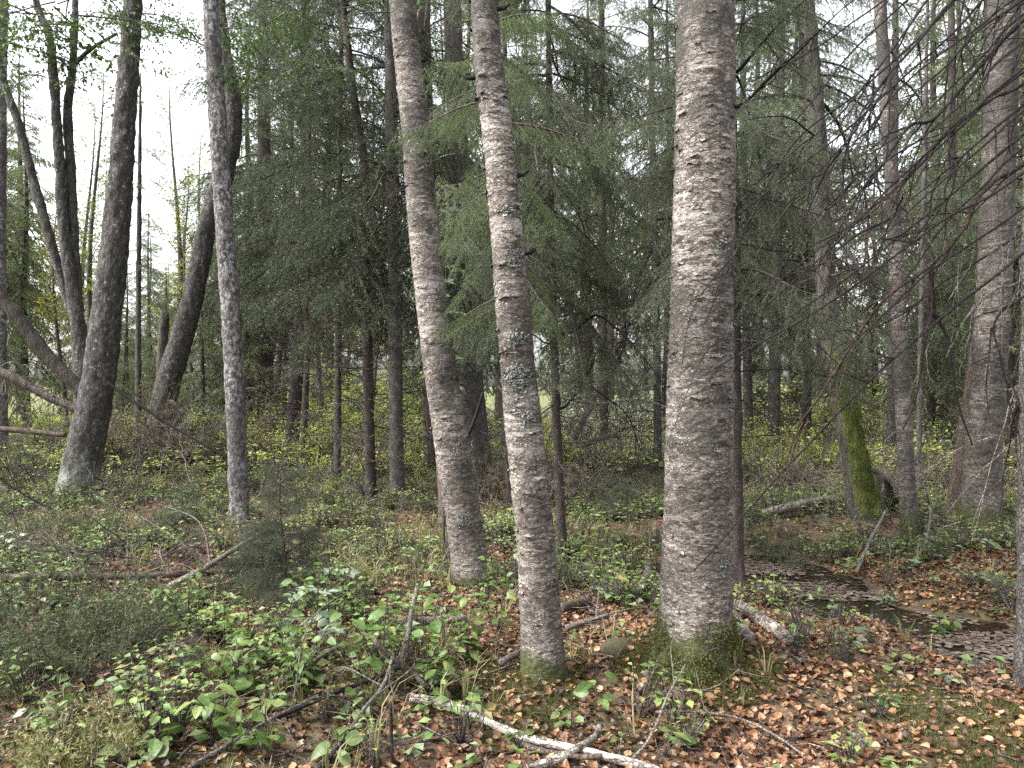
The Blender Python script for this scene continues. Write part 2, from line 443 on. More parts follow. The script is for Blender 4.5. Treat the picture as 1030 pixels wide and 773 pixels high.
M['moss_bright'] = leaf_mat('bright_trunk_moss', ev((0.055, 0.068, 0.017), (0.095, 0.115, 0.028), (0.15, 0.17, 0.042)), 0.25, 0.7, 0.35)
M['moss'] = leaf_mat('moss_tufts', ev((0.036, 0.041, 0.013), (0.068, 0.072, 0.022), (0.113, 0.113, 0.036)), 0.25, 0.7, 0.35)
M['litter'] = leaf_mat('fallen_birch_leaves', [(0, (0.022, 0.013, 0.008)), (0.25, (0.058, 0.028, 0.013)), (0.48, (0.125, 0.056, 0.025)), (0.68, (0.195, 0.095, 0.045)), (0.86, (0.25, 0.145, 0.078)), (0.96, (0.30, 0.215, 0.13)), (1.0, (0.27, 0.18, 0.04))], 0.12, 0.5, 0.35, (1.2, 0.9, 0.6), 0.4, mott=0.4)
M['orange_leaf'] = leaf_mat('caught_orange_leaves', ev((0.30, 0.10, 0.03), (0.42, 0.18, 0.05), (0.25, 0.06, 0.03)), 0.3, 0.5, 0.1)
M['wetleaf'] = leaf_mat('leaves_on_water', ev((0.042, 0.024, 0.015), (0.090, 0.061, 0.045), (0.137, 0.105, 0.087), (0.169, 0.148, 0.131)), 0.05, 0.35, 0.15, (1, 1, 1), 0.6)
def lichen_mat():
    s = NT('crusty_lichen')
    return s.done(s.ramp(s.island(), ev((0.075, 0.08, 0.072), (0.15, 0.16, 0.145), (0.24, 0.25, 0.23))), 0.9)
M['lichen'] = lichen_mat()
def stone_mat():
    s = NT('mossy_stone')
    n = s.noise((1, 1, 1), 18, 8, 0.7)
    c = s.ramp(n, [(0.35, (0.03, 0.03, 0.018)), (0.47, (0.06, 0.052, 0.035)), (0.56, (0.045, 0.05, 0.016))])
    s.bump(n, 0.8, 0.02)
    return s.done(c, 0.9)
M['stone'] = stone_mat()
def ground_mat():
    s = NT('forest_floor')
    n = s.noise((1, 1, 1), 9, 10, 0.7)
    big = s.noise((1, 1, 1), 0.8, 5, 0.6)
    c = s.ramp(n, [(0.30, (0.022, 0.016, 0.012)), (0.45, (0.06, 0.04, 0.028)), (0.58, (0.13, 0.085, 0.055)), (0.72, (0.20, 0.14, 0.095))])
    g = s.ramp(n, [(0.3, (0.022, 0.022, 0.011)), (0.5, (0.055, 0.05, 0.022)), (0.62, (0.075, 0.075, 0.028)), (0.75, (0.12, 0.105, 0.055))])
    c = s.mix(s.ramp(big, [(0.48, 0.0), (0.6, 0.85)]), c, g)
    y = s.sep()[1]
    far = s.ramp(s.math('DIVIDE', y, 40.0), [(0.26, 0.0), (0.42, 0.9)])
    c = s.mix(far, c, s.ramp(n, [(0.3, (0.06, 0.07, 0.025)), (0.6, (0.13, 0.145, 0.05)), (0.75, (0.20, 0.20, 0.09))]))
    s.bump(n, 0.9, 0.03)
    return s.done(c, 0.95)
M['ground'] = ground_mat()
def water_mat():
    s = NT('dark_bog_water')
    s.b.inputs['Specular IOR Level'].default_value = 0.5
    n = s.noise((1, 1, 1), 6, 2)
    s.bump(n, 0.04, 0.01)
    s.done((0.012, 0.009, 0.006), 0.03)
    return s.m
M['water'] = water_mat()

# ------------------------------------------------------------------ ground and water
def make_ground():
    nu = 420
    u = np.linspace(-1, 1, nu)
    k = 5.2
    x = 300 * np.sinh(k * u) / np.sinh(k)
    v = np.linspace(0, 1, nu)
    y = -60 + 0 * v
    kk = 4.6
    y = 2.5 + 400 * np.sinh(kk * (v * 1.25 - 0.25)) / np.sinh(kk)
    X, Y = np.meshgrid(x, y, indexing='ij')
    Z = gh(X, Y)
    r = np.hypot(X, Y)
    Z = np.where(r > 40, Z - 0.0, Z)
    V = np.stack([X, Y, Z], -1).reshape(-1, 3)
    i, j = np.meshgrid(np.arange(nu - 1), np.arange(nu - 1), indexing='ij')
    a = (i * nu + j).ravel(); b = a + nu; c = b + 1; e = a + 1
    T = np.concatenate([np.stack([a, b, c], -1), np.stack([a, c, e], -1)])
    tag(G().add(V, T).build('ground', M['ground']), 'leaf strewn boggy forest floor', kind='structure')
make_ground()

def make_water():
    n = 70
    x = np.linspace(1.0, 5.0, n); y = np.linspace(3.9, 8.0, n)
    X, Y = np.meshgrid(x, y, indexing='ij')
    keep = (gh(X, Y) < WATER_Z + 0.05) & (pond_dist(X, Y) < 1.0)
    V = np.stack([X, Y, X * 0 + WATER_Z], -1).reshape(-1, 3)
    i, j = np.meshgrid(np.arange(n - 1), np.arange(n - 1), indexing='ij')
    kq = (keep[:-1, :-1] | keep[1:, :-1] | keep[1:, 1:] | keep[:-1, 1:]).ravel()
    a = (i * n + j).ravel()[kq]; b = a + n; c = b + 1; e = a + 1
    T = np.concatenate([np.stack([a, b, c], -1), np.stack([a, c, e], -1)])
    tag(G().add(V, T).build('water', M['water']), 'dark still bog water among fallen leaves', kind='structure')
make_water()

# ------------------------------------------------------------------ templates: branches, leaves, plants
def needles(g, p0, p1, n, ln, w, r, m=1):
    """n single-triangle needles round a twig p0->p1"""
    t = r.random((n, 1)) * 1.05
    b = p0 + (p1 - p0) * t
    ax = nrm(p1 - p0)
    rd = nrm(np.cross(ax, r.normal(size=(n, 3))))
    dr = nrm(ax * 0.75 + rd * (0.9 + 0.3 * r.random((n, 1))))
    sd = nrm(np.cross(dr, r.normal(size=(n, 3)))) * w * 0.5
    tip = b + dr * ln * (0.7 + 0.6 * r.random((n, 1)))
    V = np.stack([b - sd, b + sd, tip], 1).reshape(-1, 3)
    g.add(V, np.arange(3 * n).reshape(-1, 3), m)

def spruce_branch(L, lod, seed, droop=0.35, dens=1.0):
    """a live spruce branch along +x with hanging twigs"""
    r = np.random.default_rng(seed)
    g = G()
    s = np.linspace(0, 1, 9)
    ax = np.stack([L * s * (1 - 0.12 * s), L * 0.06 * np.sin(s * 5 + seed) * s, L * (0.10 * s - droop * s ** 2 * 1.6 + droop * 0.75 * s ** 4)], -1)
    g.add(*tube(ax, np.linspace(0.011 * L + 0.002, 0.002, 9), 4 if lod == 'hi' else 3, False), 0)
    nt = int({'hi': 30, 'mid': 20, 'far': 13}[lod] * dens)
    for k in range(nt):
        si = 0.10 + 0.9 * (k + r.random() * 0.8) / nt
        si = min(si, 0.995)
        f = si * 8; i = min(int(f), 7)
        b = ax[i] + (ax[i + 1] - ax[i]) * (f - i)
        fw = nrm(ax[i + 1] - ax[i])
        side = (-1) ** k
        ang = R(48 + 22 * r.random()) * side
        ln = L * (0.14 + 0.30 * (1 - si) ** 0.7 * min(1, si * 4)) * (0.7 + 0.6 * r.random())
        dr = np.array([fw[0] * math.cos(ang) - fw[1] * math.sin(ang), fw[0] * math.sin(ang) + fw[1] * math.cos(ang), fw[2] - 0.25])
        t = np.linspace(0, 1, 4)[:, None]
        tw = b + nrm(dr) * ln * t + np.array([0, 0, -1]) * ln * (0.12 + 0.38 * r.random()) * t ** 2
        if lod == 'far':
            wd = 0.034
            sd = nrm(np.cross(tw[-1] - tw[0], r.normal(size=3))) * wd
            g.add(np.stack([tw[0] - sd * 0.5, tw[0] + sd * 0.5, tw[2] + sd * 0.7, tw[3]]), [(0, 1, 2), (0, 2, 3)], 1)
            m = 13
            bb = tw[r.integers(0, 4, m)] * 1.0
            q = r.random((m, 1)); bb = tw[1] + (tw[3] - tw[1]) * q
            dd = nrm(np.stack([r.normal(size=m) * 0.5, r.normal(size=m) * 0.5, -0.25 - 0.8 * r.random(m)], -1)) * (0.07 + 0.12 * r.random((m, 1)))
            s2 = nrm(np.cross(dd, r.normal(size=(m, 3)))) * 0.017
            g.add(np.stack([bb - s2, bb + s2, bb + dd], 1).reshape(-1, 3), np.arange(3 * m).reshape(-1, 3), 1)
            continue
        g.add(*tube(tw, np.linspace(0.0032, 0.001, 4), 3, False), 0)
        nn = {'hi': 230, 'mid': 100}[lod]
        w = {'hi': 0.0042, 'mid': 0.0085}[lod]
        nl = {'hi': 0.021, 'mid': 0.032}[lod]
        for a in range(3):
            needles(g, tw[a], tw[a + 1], max(2, int(np.linalg.norm(tw[a + 1] - tw[a]) * nn)), nl, w, r)
        ns = int(ln / ({'hi': 0.045, 'mid': 0.065}[lod]))
        for a in range(ns):
            q = (a + 0.5 + r.random() * 0.4) / (ns + 0.5) * 3
            i2 = min(int(q), 2)
            sb = tw[i2] + (tw[i2 + 1] - tw[i2]) * (q - i2)
            sdv = nrm(tw[3] - tw[0]) * 0.5 + np.array([r.normal() * 0.5, r.normal() * 0.5, -0.2 - 0.5 * r.random()])
            sl = (0.05 + 0.10 * r.random()) * min(1.3, 0.6 + L * 0.4)
            se = sb + nrm(sdv) * sl
            needles(g, sb, se, max(3, int(sl * nn * 1.1)), nl, w, r)
            if lod == 'hi':
                sd = nrm(np.cross(sdv, r.normal(size=3))) * 0.001
                g.add(np.stack([sb - sd, sb + sd, se]), [(0, 1, 2)], 0)
    return g.arr()

def dead_branch(L, seed, fine=1.0, thick=0.009, up=0.0, tf=1.0):
    """a bare twiggy branch along +x"""
    r = np.random.default_rng(seed)
    g = G()
    s = np.linspace(0, 1, 12)
    bend = r.normal() * 0.18
    ax = np.stack([L * s, L * (bend * s ** 2 + 0.02 * r.normal(size=12) * s), L * (up * s + (0.10 - 0.30 * r.random()) * s ** 2 + 0.018 * r.normal(size=12) * s)], -1)
    g.add(*tube(ax, np.linspace(thick, thick * 0.22, 12), 5, False))
    nt = int((7 + 9 * r.random()) * fine * max(0.6, L))
    for k in range(nt):
        si = 0.18 + 0.8 * r.random()
        f = si * 11; i = min(int(f), 10)
        b = ax[i] + (ax[i + 1] - ax[i]) * (f - i)
        ln = L * (0.12 + 0.38 * r.random()) * (1.1 - si * 0.7)
        sg = 1 if r.random() < 0.5 else -1
        dr = nrm(np.array([0.75, sg * (0.4 + 0.5 * r.random()), r.normal() * 0.35 - 0.12]))
        t = np.linspace(0, 1, 5)[:, None]
        tw = b + dr * ln * t + np.array([0.1, 0, -0.22 * r.random()]) * ln * t ** 2 + r.normal(size=(5, 3)) * 0.012 * ln * t
        g.add(*tube(tw, np.linspace(thick * 0.34, 0.0009 * tf, 5), 3, False))
        for q in range(int(1 + 3 * r.random() * fine)):
            a = r.integers(1, 4)
            d2 = nrm(dr + r.normal(size=3) * 0.55)
            l2 = ln * (0.2 + 0.3 * r.random())
            g.add(*tube(np.stack([tw[a], tw[a] + d2 * l2 * 0.5 + r.normal(size=3) * 0.01, tw[a] + d2 * l2]), np.array([0.0016, 0.0012, 0.0006]) * tf, 3, False))
    return g.arr()

def leaf_blade(ln, wd, fold=0.25, curl=0.2, m=1, nseg=4):
    """an ovate leaf along +x with a folded midrib"""
    t = np.linspace(0, 1, nseg + 1)
    prof = np.sin(np.pi * t ** 0.8) ** 0.8
    prof[0] = 0.0; prof[-1] = 0.0
    z = -curl * ln * t ** 2
    mid = np.stack([ln * t, 0 * t, z], -1)
    l = np.stack([ln * t, wd * 0.5 * prof, z + fold * wd * 0.5 * prof], -1)[1:-1]
    q = l * np.array([1, -1, 1])
    V = np.vstack([mid, l, q])
    n = nseg + 1
    T = []
    L_ = [0] + [n + i for i in range(nseg - 1)] + [nseg]
    Q_ = [0] + [n + nseg - 1 + i for i in range(nseg - 1)] + [nseg]
    for i in range(nseg):
        for A, fl in ((L_, 0), (Q_, 1)):
            a, b, c, e = i, i + 1, A[i + 1], A[i]
            for tri in ((a, b, c), (a, c, e)):
                if len(set(tri)) == 3:
                    T.append(tri if not fl else tri[::-1])
    return V, np.array(T), np.full(len(T), m)

BLADES = [leaf_blade(1.0, 0.55, 0.25, 0.15, 1, 7), leaf_blade(1.0, 0.64, 0.1, 0.35, 1, 7), leaf_blade(1.0, 0.48, 0.4, 0.05, 1, 7), leaf_blade(1.0, 0.6, -0.15, 0.5, 1, 7), leaf_blade(0.85, 0.68, 0.2, -0.1, 1, 7)]
BLADE2 = [leaf_blade(1.0, 0.62, 0.2, 0.2, 1, 2), leaf_blade(1.0, 0.7, 0.35, 0.1, 1, 2)]
def put_leaf(g, b, dr, ln, r, lo=False, roll=None):
    """a leaf at b pointing along dr, blade facing roughly up"""
    dr = nrm(dr)
    up = nrm(np.array([0, 0, 1.0]) + r.normal(size=3) * 0.35)
    y = nrm(np.cross(up, dr)); z = np.cross(dr, y)
    A = np.eye(4); A[:3, 0] = dr * ln; A[:3, 1] = y * ln; A[:3, 2] = z * ln; A[:3, 3] = b
    T = (BLADE2 if lo else BLADES)
    bake(g, T[r.integers(0, len(T))], A[None])

def leafy_branch(L, seed, nleaf=140, ls=0.055, droop=0.15, lo=True):
    r = np.random.default_rng(seed)
    g = G()
    s = np.linspace(0, 1, 8)
    ax = np.stack([L * s, L * 0.08 * np.sin(4 * s + seed), L * (0.12 * s - droop * s ** 2)], -1)
    g.add(*tube(ax, np.linspace(0.009 * L, 0.002, 8), 4, False), 0)
    nt = max(6, nleaf // 9)
    for k in range(nt):
        si = 0.15 + 0.85 * (k + r.random()) / nt
        f = min(si * 7, 6.99); i = int(f)
        b = ax[i] + (ax[i + 1] - ax[i]) * (f - i)
        dr = nrm(np.array([0.7, (1 if k % 2 else -1) * (0.5 + 0.4 * r.random()), 0.15 * r.normal()]))
        ln = L * (0.16 + 0.3 * (1 - si)) * (0.6 + 0.6 * r.random())
        e = b + dr * ln + np.array([0, 0, -0.1 * ln])
        g.add(*tube(np.stack([b, (b + e) / 2 + [0, 0, 0.02], e]), np.array([0.0028, 0.002, 0.001]), 3, False), 0)
        for q in range(9):
            t = 0.15 + 0.85 * (q + r.random()) / 9
            pb = b + (e - b) * t
            dd = dr * 0.6 + np.array([r.normal() * 0.5, r.normal() * 0.5, -0.25 + r.normal() * 0.3])
            put_leaf(g, pb, dd, ls * (0.6 + 0.7 * r.random()), r, lo)
    return g.arr()

SP_HI = [spruce_branch(1.25, 'hi', 20 + i, 0.28 + 0.07 * i) for i in range(4)]
SP_MID = [spruce_branch(1.35, 'mid', 40 + i, 0.22 + 0.08 * i) for i in range(4)]
SP_FAR = [spruce_branch(1.6, 'far', 60 + i, 0.2 + 0.08 * i) for i in range(5)]
LEAFY = [leafy_branch(1.3, 80 + i, 150, 0.06, 0.2) for i in range(4)]
LEAFY_FAR = [leafy_branch(1.5, 90 + i, 90, 0.085, 0.1) for i in range(3)]
DEAD = [dead_branch(1.0, 100 + i, 1.0, 0.008, 0.1 * (i % 3 - 1)) for i in range(8)]
DEAD_FAR = [dead_branch(1.0, 120 + i, 1.6, 0.012, 0.1 * (i % 3 - 1), 2.6) for i in range(6)]
DEAD_ME = []
for i, t in enumerate(DEAD[:4] + DEAD_FAR):
    DEAD_ME.append(G().add(*t).mesh('dead_branch', M['twig' if i % 3 else 'brownwood']))
DARK_ME = [G().add(*t).mesh('dark_dead_branch', M['darkwood']) for t in DEAD[:4]]

# ------------------------------------------------------------------ trunks
def path_of(pts, Y0=None, H=10.0, lean_y=0.0, sink=0.06):
    """pixel path (px, py, width) from the base up -> points, radii; the base stands on the ground"""
    pts = [tuple(p) for p in pts]
    if Y0 is None:
        Y0 = gp(pts[0][0], pts[0][1])[1]
    out, rad = [], []
    for k, (px, py, w) in enumerate(pts):
        Y = Y0 + lean_y * (pts[0][1] - py) / max(1.0, pts[0][1])
        out.append(P(px, py, Y)); rad.append(w / FPX * Y / 2)
    out = np.array(out); rad = np.array(rad)
    x0, y0 = out[0][:2]
    g0 = gh1(x0, y0) - sink
    if out[0][2] > g0 + 0.02:
        dv = out[1] - out[0]; dv = dv / max(abs(dv[2]), 1e-3)
        b = out[0] - dv * (out[0][2] - g0) * 0.5; b[2] = g0
        out = np.vstack([b, out]); rad = np.concatenate([[rad[0] * 1.05], rad])
    else:
        out[0][2] = g0
    if H and H > out[-1][2] + 0.3:
        dv = out[-1] - out[-2]; dv = dv / max(dv[2], 0.05)
        dz = H - out[-1][2]
        mid = out[-1] + np.array([dv[0] * 0.6, dv[1] * 0.6, 1]) * dz * 0.4
        end = mid + np.array([dv[0] * 0.25, dv[1] * 0.25, 1]) * dz * 0.6
        out = np.vstack([out, mid, end]); rad = np.concatenate([rad, [rad[-1] * 0.75, max(0.012, rad[-1] * 0.2)]])
    return out, rad

def trunk_geo(out, rad, res=0.03, sides=24, flare=0.35, fh=0.16, lobes=4, amp=0.006, kind='rough', seed=0, fine_to=None):
    p = smooth_path(out, res)
    # radius along the path, by arc length
    dl = np.concatenate([[0], np.cumsum(np.linalg.norm(np.diff(p, axis=0), axis=1))])
    dk = []
    for q in out:
        dk.append(dl[np.argmin(np.linalg.norm(p - q, axis=1))])
    r = np.interp(dl, np.maximum.accumulate(dk), rad)
    kz = max(3, int(0.25 / res)); ker = np.ones(kz) / kz
    r = np.convolve(np.pad(r, (kz, kz), 'edge'), ker, 'same')[kz:-kz]
    t = nrm(np.gradient(p, axis=0))
    u = nrm(np.cross(t, np.array([0.02, 1.0, 0.03]))); v = np.cross(t, u)
    th = np.arange(sides) * 2 * np.pi / sides
    R_ = np.repeat(r[:, None], sides, 1)
    hz = (p[:, 2] - p[0][2])[:, None]
    ph = seed * 1.7
    R_ = R_ * (1 + flare * np.exp(-hz / fh) * (1 + 0.55 * np.cos(lobes * th[None] + ph) + 0.25 * np.cos((lobes + 3) * th[None] - ph)))
    base = p[:, None] + R_[..., None] * (np.cos(th)[None, :, None] * u[:, None] + np.sin(th)[None, :, None] * v[:, None])
    q = base
    if kind == 'birch':
        f1 = fbm(q * np.array([30, 30, 62]), 3, seed)
        f2 = fbm(q * np.array([60, 60, 130]), 2, seed + 5)
        dsp = amp * (np.clip((f1 - 0.44) * 6, -1, 1) * 0.5 + np.clip((f2 - 0.45) * 6, -1, 1) * 0.3) + 0.016 * (fbm(q * 3.0, 3, seed + 9) - 0.5)
    else:
        f1 = fbm(q * np.array([22, 22, 8]), 4, seed)
        dsp = amp * 2.2 * (f1 - 0.5) * 2 + amp * 3.0 * (fbm(q * 4.0, 3, seed + 9) - 0.5)
    R2 = R_ + dsp * np.minimum(1.0, R_ / 0.04)
    V = p[:, None] + R2[..., None] * (np.cos(th)[None, :, None] * u[:, None] + np.sin(th)[None, :, None] * v[:, None])
    k, n = len(p), sides
    i, j = np.meshgrid(np.arange(k - 1), np.arange(n), indexing='ij')
    a0 = i * n + j; b0 = i * n + (j + 1) % n
    T = np.concatenate([np.stack([a0, b0, b0 + n], -1).reshape(-1, 3), np.stack([a0, b0 + n, a0 + n], -1).reshape(-1, 3)])
    V = V.reshape(-1, 3)
    e = len(V)
    V = np.vstack([V, p[-1] + t[-1] * r[-1] * 0.4])
    jj = np.arange(n)
    T = np.vstack([T, np.stack([np.full(n, e), (k - 1) * n + jj, (k - 1) * n + (jj + 1) % n], -1)])
    g = G().add(V, T)
    return g, (p, r, u, v)

def bark_curls(g, fr, n, zmax, seed, size=1.0):
    """peeling bark strips standing off a birch trunk"""
    p, r, u, v = fr
    q = np.random.default_rng(seed)
    ok = np.where((p[:, 2] < zmax) & (p[:, 2] > p[0][2] + 0.2))[0]
    for _ in range(n):
        i = ok[q.integers(0, len(ok))]
        th = q.random() * 2 * np.pi
        wd = (0.02 + 0.05 * q.random()) * size; hh = (0.006 + 0.014 * q.random()) * size
        lift = (0.003 + 0.010 * q.random() ** 2) * size
        V = []
        for a in np.linspace(0, 1, 5):
            t_ = th + (a - 0.5) * wd / r[i]
            rd = math.cos(t_) * u[i] + math.sin(t_) * v[i]
            for b in (0, 1, 2):
                off = r[i] + 0.003 + (b / 2) ** 1.6 * lift * (0.4 + 0.6 * math.sin(a * 3.1)) + lift * 0.6 * a * a
                V.append(p[i] + rd * off + np.array([0, 0, -hh * b / 2 * (1 + 0.3 * q.normal())]))
        T = []
        for a in range(4):
            for b in range(2):
                k = a * 3 + b
                T += [(k, k + 3, k + 4), (k, k + 4, k + 1)]
        g.add(V, T)

def spruce_crown(g, fr, z0, z1, n, tpl, ang0=None, smax=1.0, smin=0.35, seed=0, pitch=(0.0, 0.5), arc=None, shape=1.0):
    """live branches round a stem from z0 to z1"""
    p, r, u, v = fr
    q = np.random.default_rng(seed)
    mats = [[] for _ in tpl]
    for k in range(n):
        t = (k + q.random()) / n
        z = z0 + (z1 - z0) * t
        i = int(np.argmin(np.abs(p[:, 2] - z)))
        a = q.random() * 2 * np.pi if arc is None else arc[0] + (arc[1] - arc[0]) * q.random()
        s = (smax + (smin - smax) * t ** shape) * (0.7 + 0.5 * q.random())
        pt = pitch[0] + (pitch[1] - pitch[0]) * q.random() - 0.5 * t
        mats[q.integers(0, len(tpl))].append(xf((p[i][0], p[i][1], z), a, pt, q.normal() * 0.2, s))
    for t_, m in zip(tpl, mats):
        if m: bake(g, t_, m)

def dead_twigs(root, fr, z0, z1, n, smin, smax, seed, meshes=None, arc=None, pitch=0.25):
    """bare dead branches, each a part of its own sharing a few meshes"""
    meshes = meshes or DEAD_ME
    p, r, u, v = fr
    q = np.random.default_rng(seed)
    o = np.array(root.location)
    for k in range(n):
        z = z0 + (z1 - z0) * (k + q.random()) / n
        i = int(np.argmin(np.abs(p[:, 2] - z)))
        a = q.random() * 2 * np.pi if arc is None else arc[0] + (arc[1] - arc[0]) * q.random()
        s = smin + (smax - smin) * q.random()
        loc = np.array([p[i][0] + math.cos(a) * r[i] * 0.7, p[i][1] + math.sin(a) * r[i] * 0.7, p[i][2]]) - o
        child('branch', meshes[q.integers(0, len(meshes))], root, xf(loc, a, pitch * (q.normal() * 0.7 + 0.3), q.random() * 6.28, s))

TREES = {}
TRUNK_V = {}
def tree(key, name, label, cat, pts, mat, Y0=None, H=10, lean_y=0.0, group=None, **kw):
    out, rad = path_of(pts, Y0, H, lean_y)
    curls = kw.pop('curls', 0); stubs = kw.pop('stubs', 0)
    g, fr = trunk_geo(out, rad, **kw)
    root = empty(name, (out[0][0], out[0][1], gh1(out[0][0], out[0][1])), label, cat, group)
    if curls:
        bark_curls(g, fr, curls, 4.6, kw.get('seed', 0) + 77)
    TRUNK_V[key] = g.arr()[0]
    g.build('trunk', M[mat], root, np.array(root.location))
    for k in range(stubs):                         # short broken branch stubs
        q = np.random.default_rng(kw.get('seed', 0) * 31 + k)
        i = int(np.argmin(np.abs(fr[0][:, 2] - (0.7 + 3.4 * q.random())))); th = q.random() * 6.28
        rd = math.cos(th) * fr[2][i] + math.sin(th) * fr[3][i]
        c = fr[0][i] + rd * fr[1][i] * 0.9; ln = 0.02 + 0.06 * q.random()
        G().add(*tube(np.stack([c, c + rd * ln * 0.6, c + rd * ln + [0, 0, 0.3 * ln]]), np.array([0.014, 0.009, 0.006]), 8)).build('branch', M['darkwood'], root, np.array(root.location))
    TREES[key] = (root, fr)
    return root, fr

def crown(root, fr, tpl, mats, name='crown', parts=None, **kw):
    g = G()
    for a in (parts or [kw]):
        spruce_crown(g, fr, tpl=tpl, **a)
    return g.build(name, mats, root, np.array(root.location), smooth=False)

SPM = [M['spruce'], M['needle']]
# --- the three birches in front
rt, fr = tree('B3', 'birch_tree', 'thickest pale birch with flaking bark and a mossy foot, at the centre right', 'tree',
    [(698, 655, 69), (701, 560, 68), (704, 400, 65), (708, 200, 60), (710, 0, 57)], 'birch', H=13, res=0.009, sides=150,
    flare=0.24, fh=0.12, lobes=5, amp=0.0048, kind='birch', seed=3, curls=260, stubs=6)
rt, fr = tree('B2', 'birch_tree', 'slim pinkish birch with grey lichen tufts halfway up, between two other birches', 'tree',
    [(547, 676, 42), (540, 560, 38), (529, 450, 37), (522, 380, 36), (512, 260, 33), (500, 130, 31), (487, 0, 27)], 'birch_c', H=12, res=0.01, sides=100,
    flare=0.12, fh=0.15, lobes=4, amp=0.0036, kind='birch', seed=8, curls=220, stubs=9)
def lichen_patch(root, fr, spots, seed):
    p, r, u, v = fr
    q = np.random.default_rng(seed)
    for (z, th, sz, n) in spots:
        g = G()
        i = int(np.argmin(np.abs(p[:, 2] - z)))
        for k in range(n):
            t_ = th + q.normal() * sz / r[i] * 0.6
            j = int(np.clip(i + q.normal() * sz / 0.01 * 0.6, 0, len(p) - 1))
            rd = math.cos(t_) * u[j] + math.sin(t_) * v[j]
            c = p[j] + rd * (r[j] + 0.003 + 0.007 * q.random())
            w = 0.003 + 0.006 * q.random()
            a = nrm(q.normal(size=3)) * w; b = nrm(np.cross(rd + q.normal(size=3) * 0.7, a)) * w
            g.add([c - a, c + b * 0.8, c + a + rd * 0.006, c - b], [(0, 1, 2), (0, 2, 3)])
        g.build('lichen', M['lichen'], root, np.array(root.location), smooth=False)
Y = rt.location[1]
zz = lambda py: EYE - (py - CY) / FPX * Y
# front of the trunk: u points to +x or -x; find the angle facing the camera
def front(fr, frac=0.0):
    p, r, u, v = fr
    i = len(p) // 6
    ths = np.linspace(0, 2 * np.pi, 721)
    dirs = np.cos(ths)[:, None] * u[i] + np.sin(ths)[:, None] * v[i]
    want = nrm(np.array([frac, -math.sqrt(max(0, 1 - frac * frac)), 0]))
    return ths[np.argmax(dirs @ want)]
lichen_patch(rt, fr, [(zz(378), front(fr, -0.1), 0.055, 620), (zz(340), front(fr, 0.0), 0.032, 200), (zz(262), front(fr, 0.5), 0.035, 240), (zz(215), front(fr, 0.3), 0.03, 90), (zz(420), front(fr, 0.2), 0.03, 110)], 4)
rt, fr = tree('B1', 'birch_tree', 'grey birch leaning left, leftmost of three close birches', 'tree',
    [(475, 588, 37), (466, 520, 35), (453, 440, 34), (440, 350, 32), (427, 240, 30), (417, 120, 28), (405, 0, 26)], 'birch_b', H=12, res=0.012, sides=90,
    flare=0.18, fh=0.14, lobes=4, amp=0.004, kind='birch', seed=14, curls=140, stubs=6)

zz = lambda py: EYE - (py - CY) / FPX * rt.location[1]
lichen_patch(rt, fr, [(zz(450), front(fr, 0.4), 0.03, 120), (zz(300), front(fr, 0.6), 0.03, 90), (zz(520), front(fr, 0.1), 0.035, 120)], 6)
rt, fr = TREES['B3']
zz = lambda py: EYE - (py - CY) / FPX * rt.location[1]
lichen_patch(rt, fr, [(zz(560), front(fr, 0.6), 0.03, 110), (zz(250), front(fr, 0.3), 0.03, 90), (zz(400), front(fr, 0.8), 0.04, 140)], 7)

# --- dark trunks on the left
rt, fr = tree('T2', 'alder_tree', 'stout dark grey alder bending right, pale lichen at its foot', 'tree',
    [(76, 503, 36), (85, 455, 34), (96, 400, 32), (106, 330, 29), (117, 230, 25), (124, 140, 21), (130, 60, 19), (134, 0, 17)], 'alder', H=11,
    res=0.03, sides=48, flare=0.12, fh=0.2, lobes=4, amp=0.011, seed=21)
rt, fr = tree('T5', 'alder_tree', 'slender pale spotted trunk standing right of the dark curved one', 'tree',
    [(241, 526, 19), (238, 440, 19), (233, 330, 18.5), (226, 230, 18), (219, 120, 17), (212, 0, 15)], 'alder_pale', H=11,
    res=0.02, sides=36, flare=0.25, fh=0.12, lobes=3, amp=0.006, seed=25)
rt, fr = tree('T6', 'alder_tree', 'dark curved trunk rising from a heap of brown brush', 'tree',
    [(158, 468, 30), (160, 440, 27), (168, 390, 24), (180, 350, 22), (196, 290, 20), (208, 230, 18), (222, 185, 20), (233, 140, 18), (234, 100, 16), (226, 55, 14), (220, 0, 12)], 'alder', H=15,
    res=0.05, sides=32, flare=0.3, fh=0.3, lobes=4, amp=0.012, seed=29)
# twin-stemmed alder at the far left
out, rad = path_of([(88, 478, 23), (84, 400, 19), (80, 340, 15), (74, 300, 12), (64, 230, 10), (59, 150, 9.5), (50, 40, 8), (36, 0, 7)], None, 14)
g, fr = trunk_geo(out, rad, 0.05, 28, 0.3, 0.25, 3, 0.010, seed=31)
rt = empty('alder_tree', (out[0][0], out[0][1], gh1(out[0][0], out[0][1])), 'forked multi-stemmed alder behind the stout dark trunk at far left', 'tree')
g.build('trunk', M['alder'], rt, np.array(rt.location))
Yt = out[0][1]
for pp in ([(82, 370, 13), (77, 300, 11), (73, 220, 10), (71, 170, 10), (68, 110, 8.5), (73, 70, 7), (76, 0, 6.5)],
           [(76, 320, 11), (62, 280, 9.5), (50, 240, 9.5), (36, 190, 9), (20, 130, 8), (2, 75, 7), (-12, 0, 6)],
           [(70, 72, 5), (84, 56, 4), (100, 44, 3.5), (118, 34, 3)]):
    o2 = np.array([P(a, b, Yt + 0.15) for a, b, c in pp]); r2 = np.array([c / FPX * Yt / 2 for a, b, c in pp])
    g, f2 = trunk_geo(o2, r2, 0.05, 18, 0, 0.2, 3, 0.008, seed=33)
    g.build('stem', M['alder'], rt, np.array(rt.location))
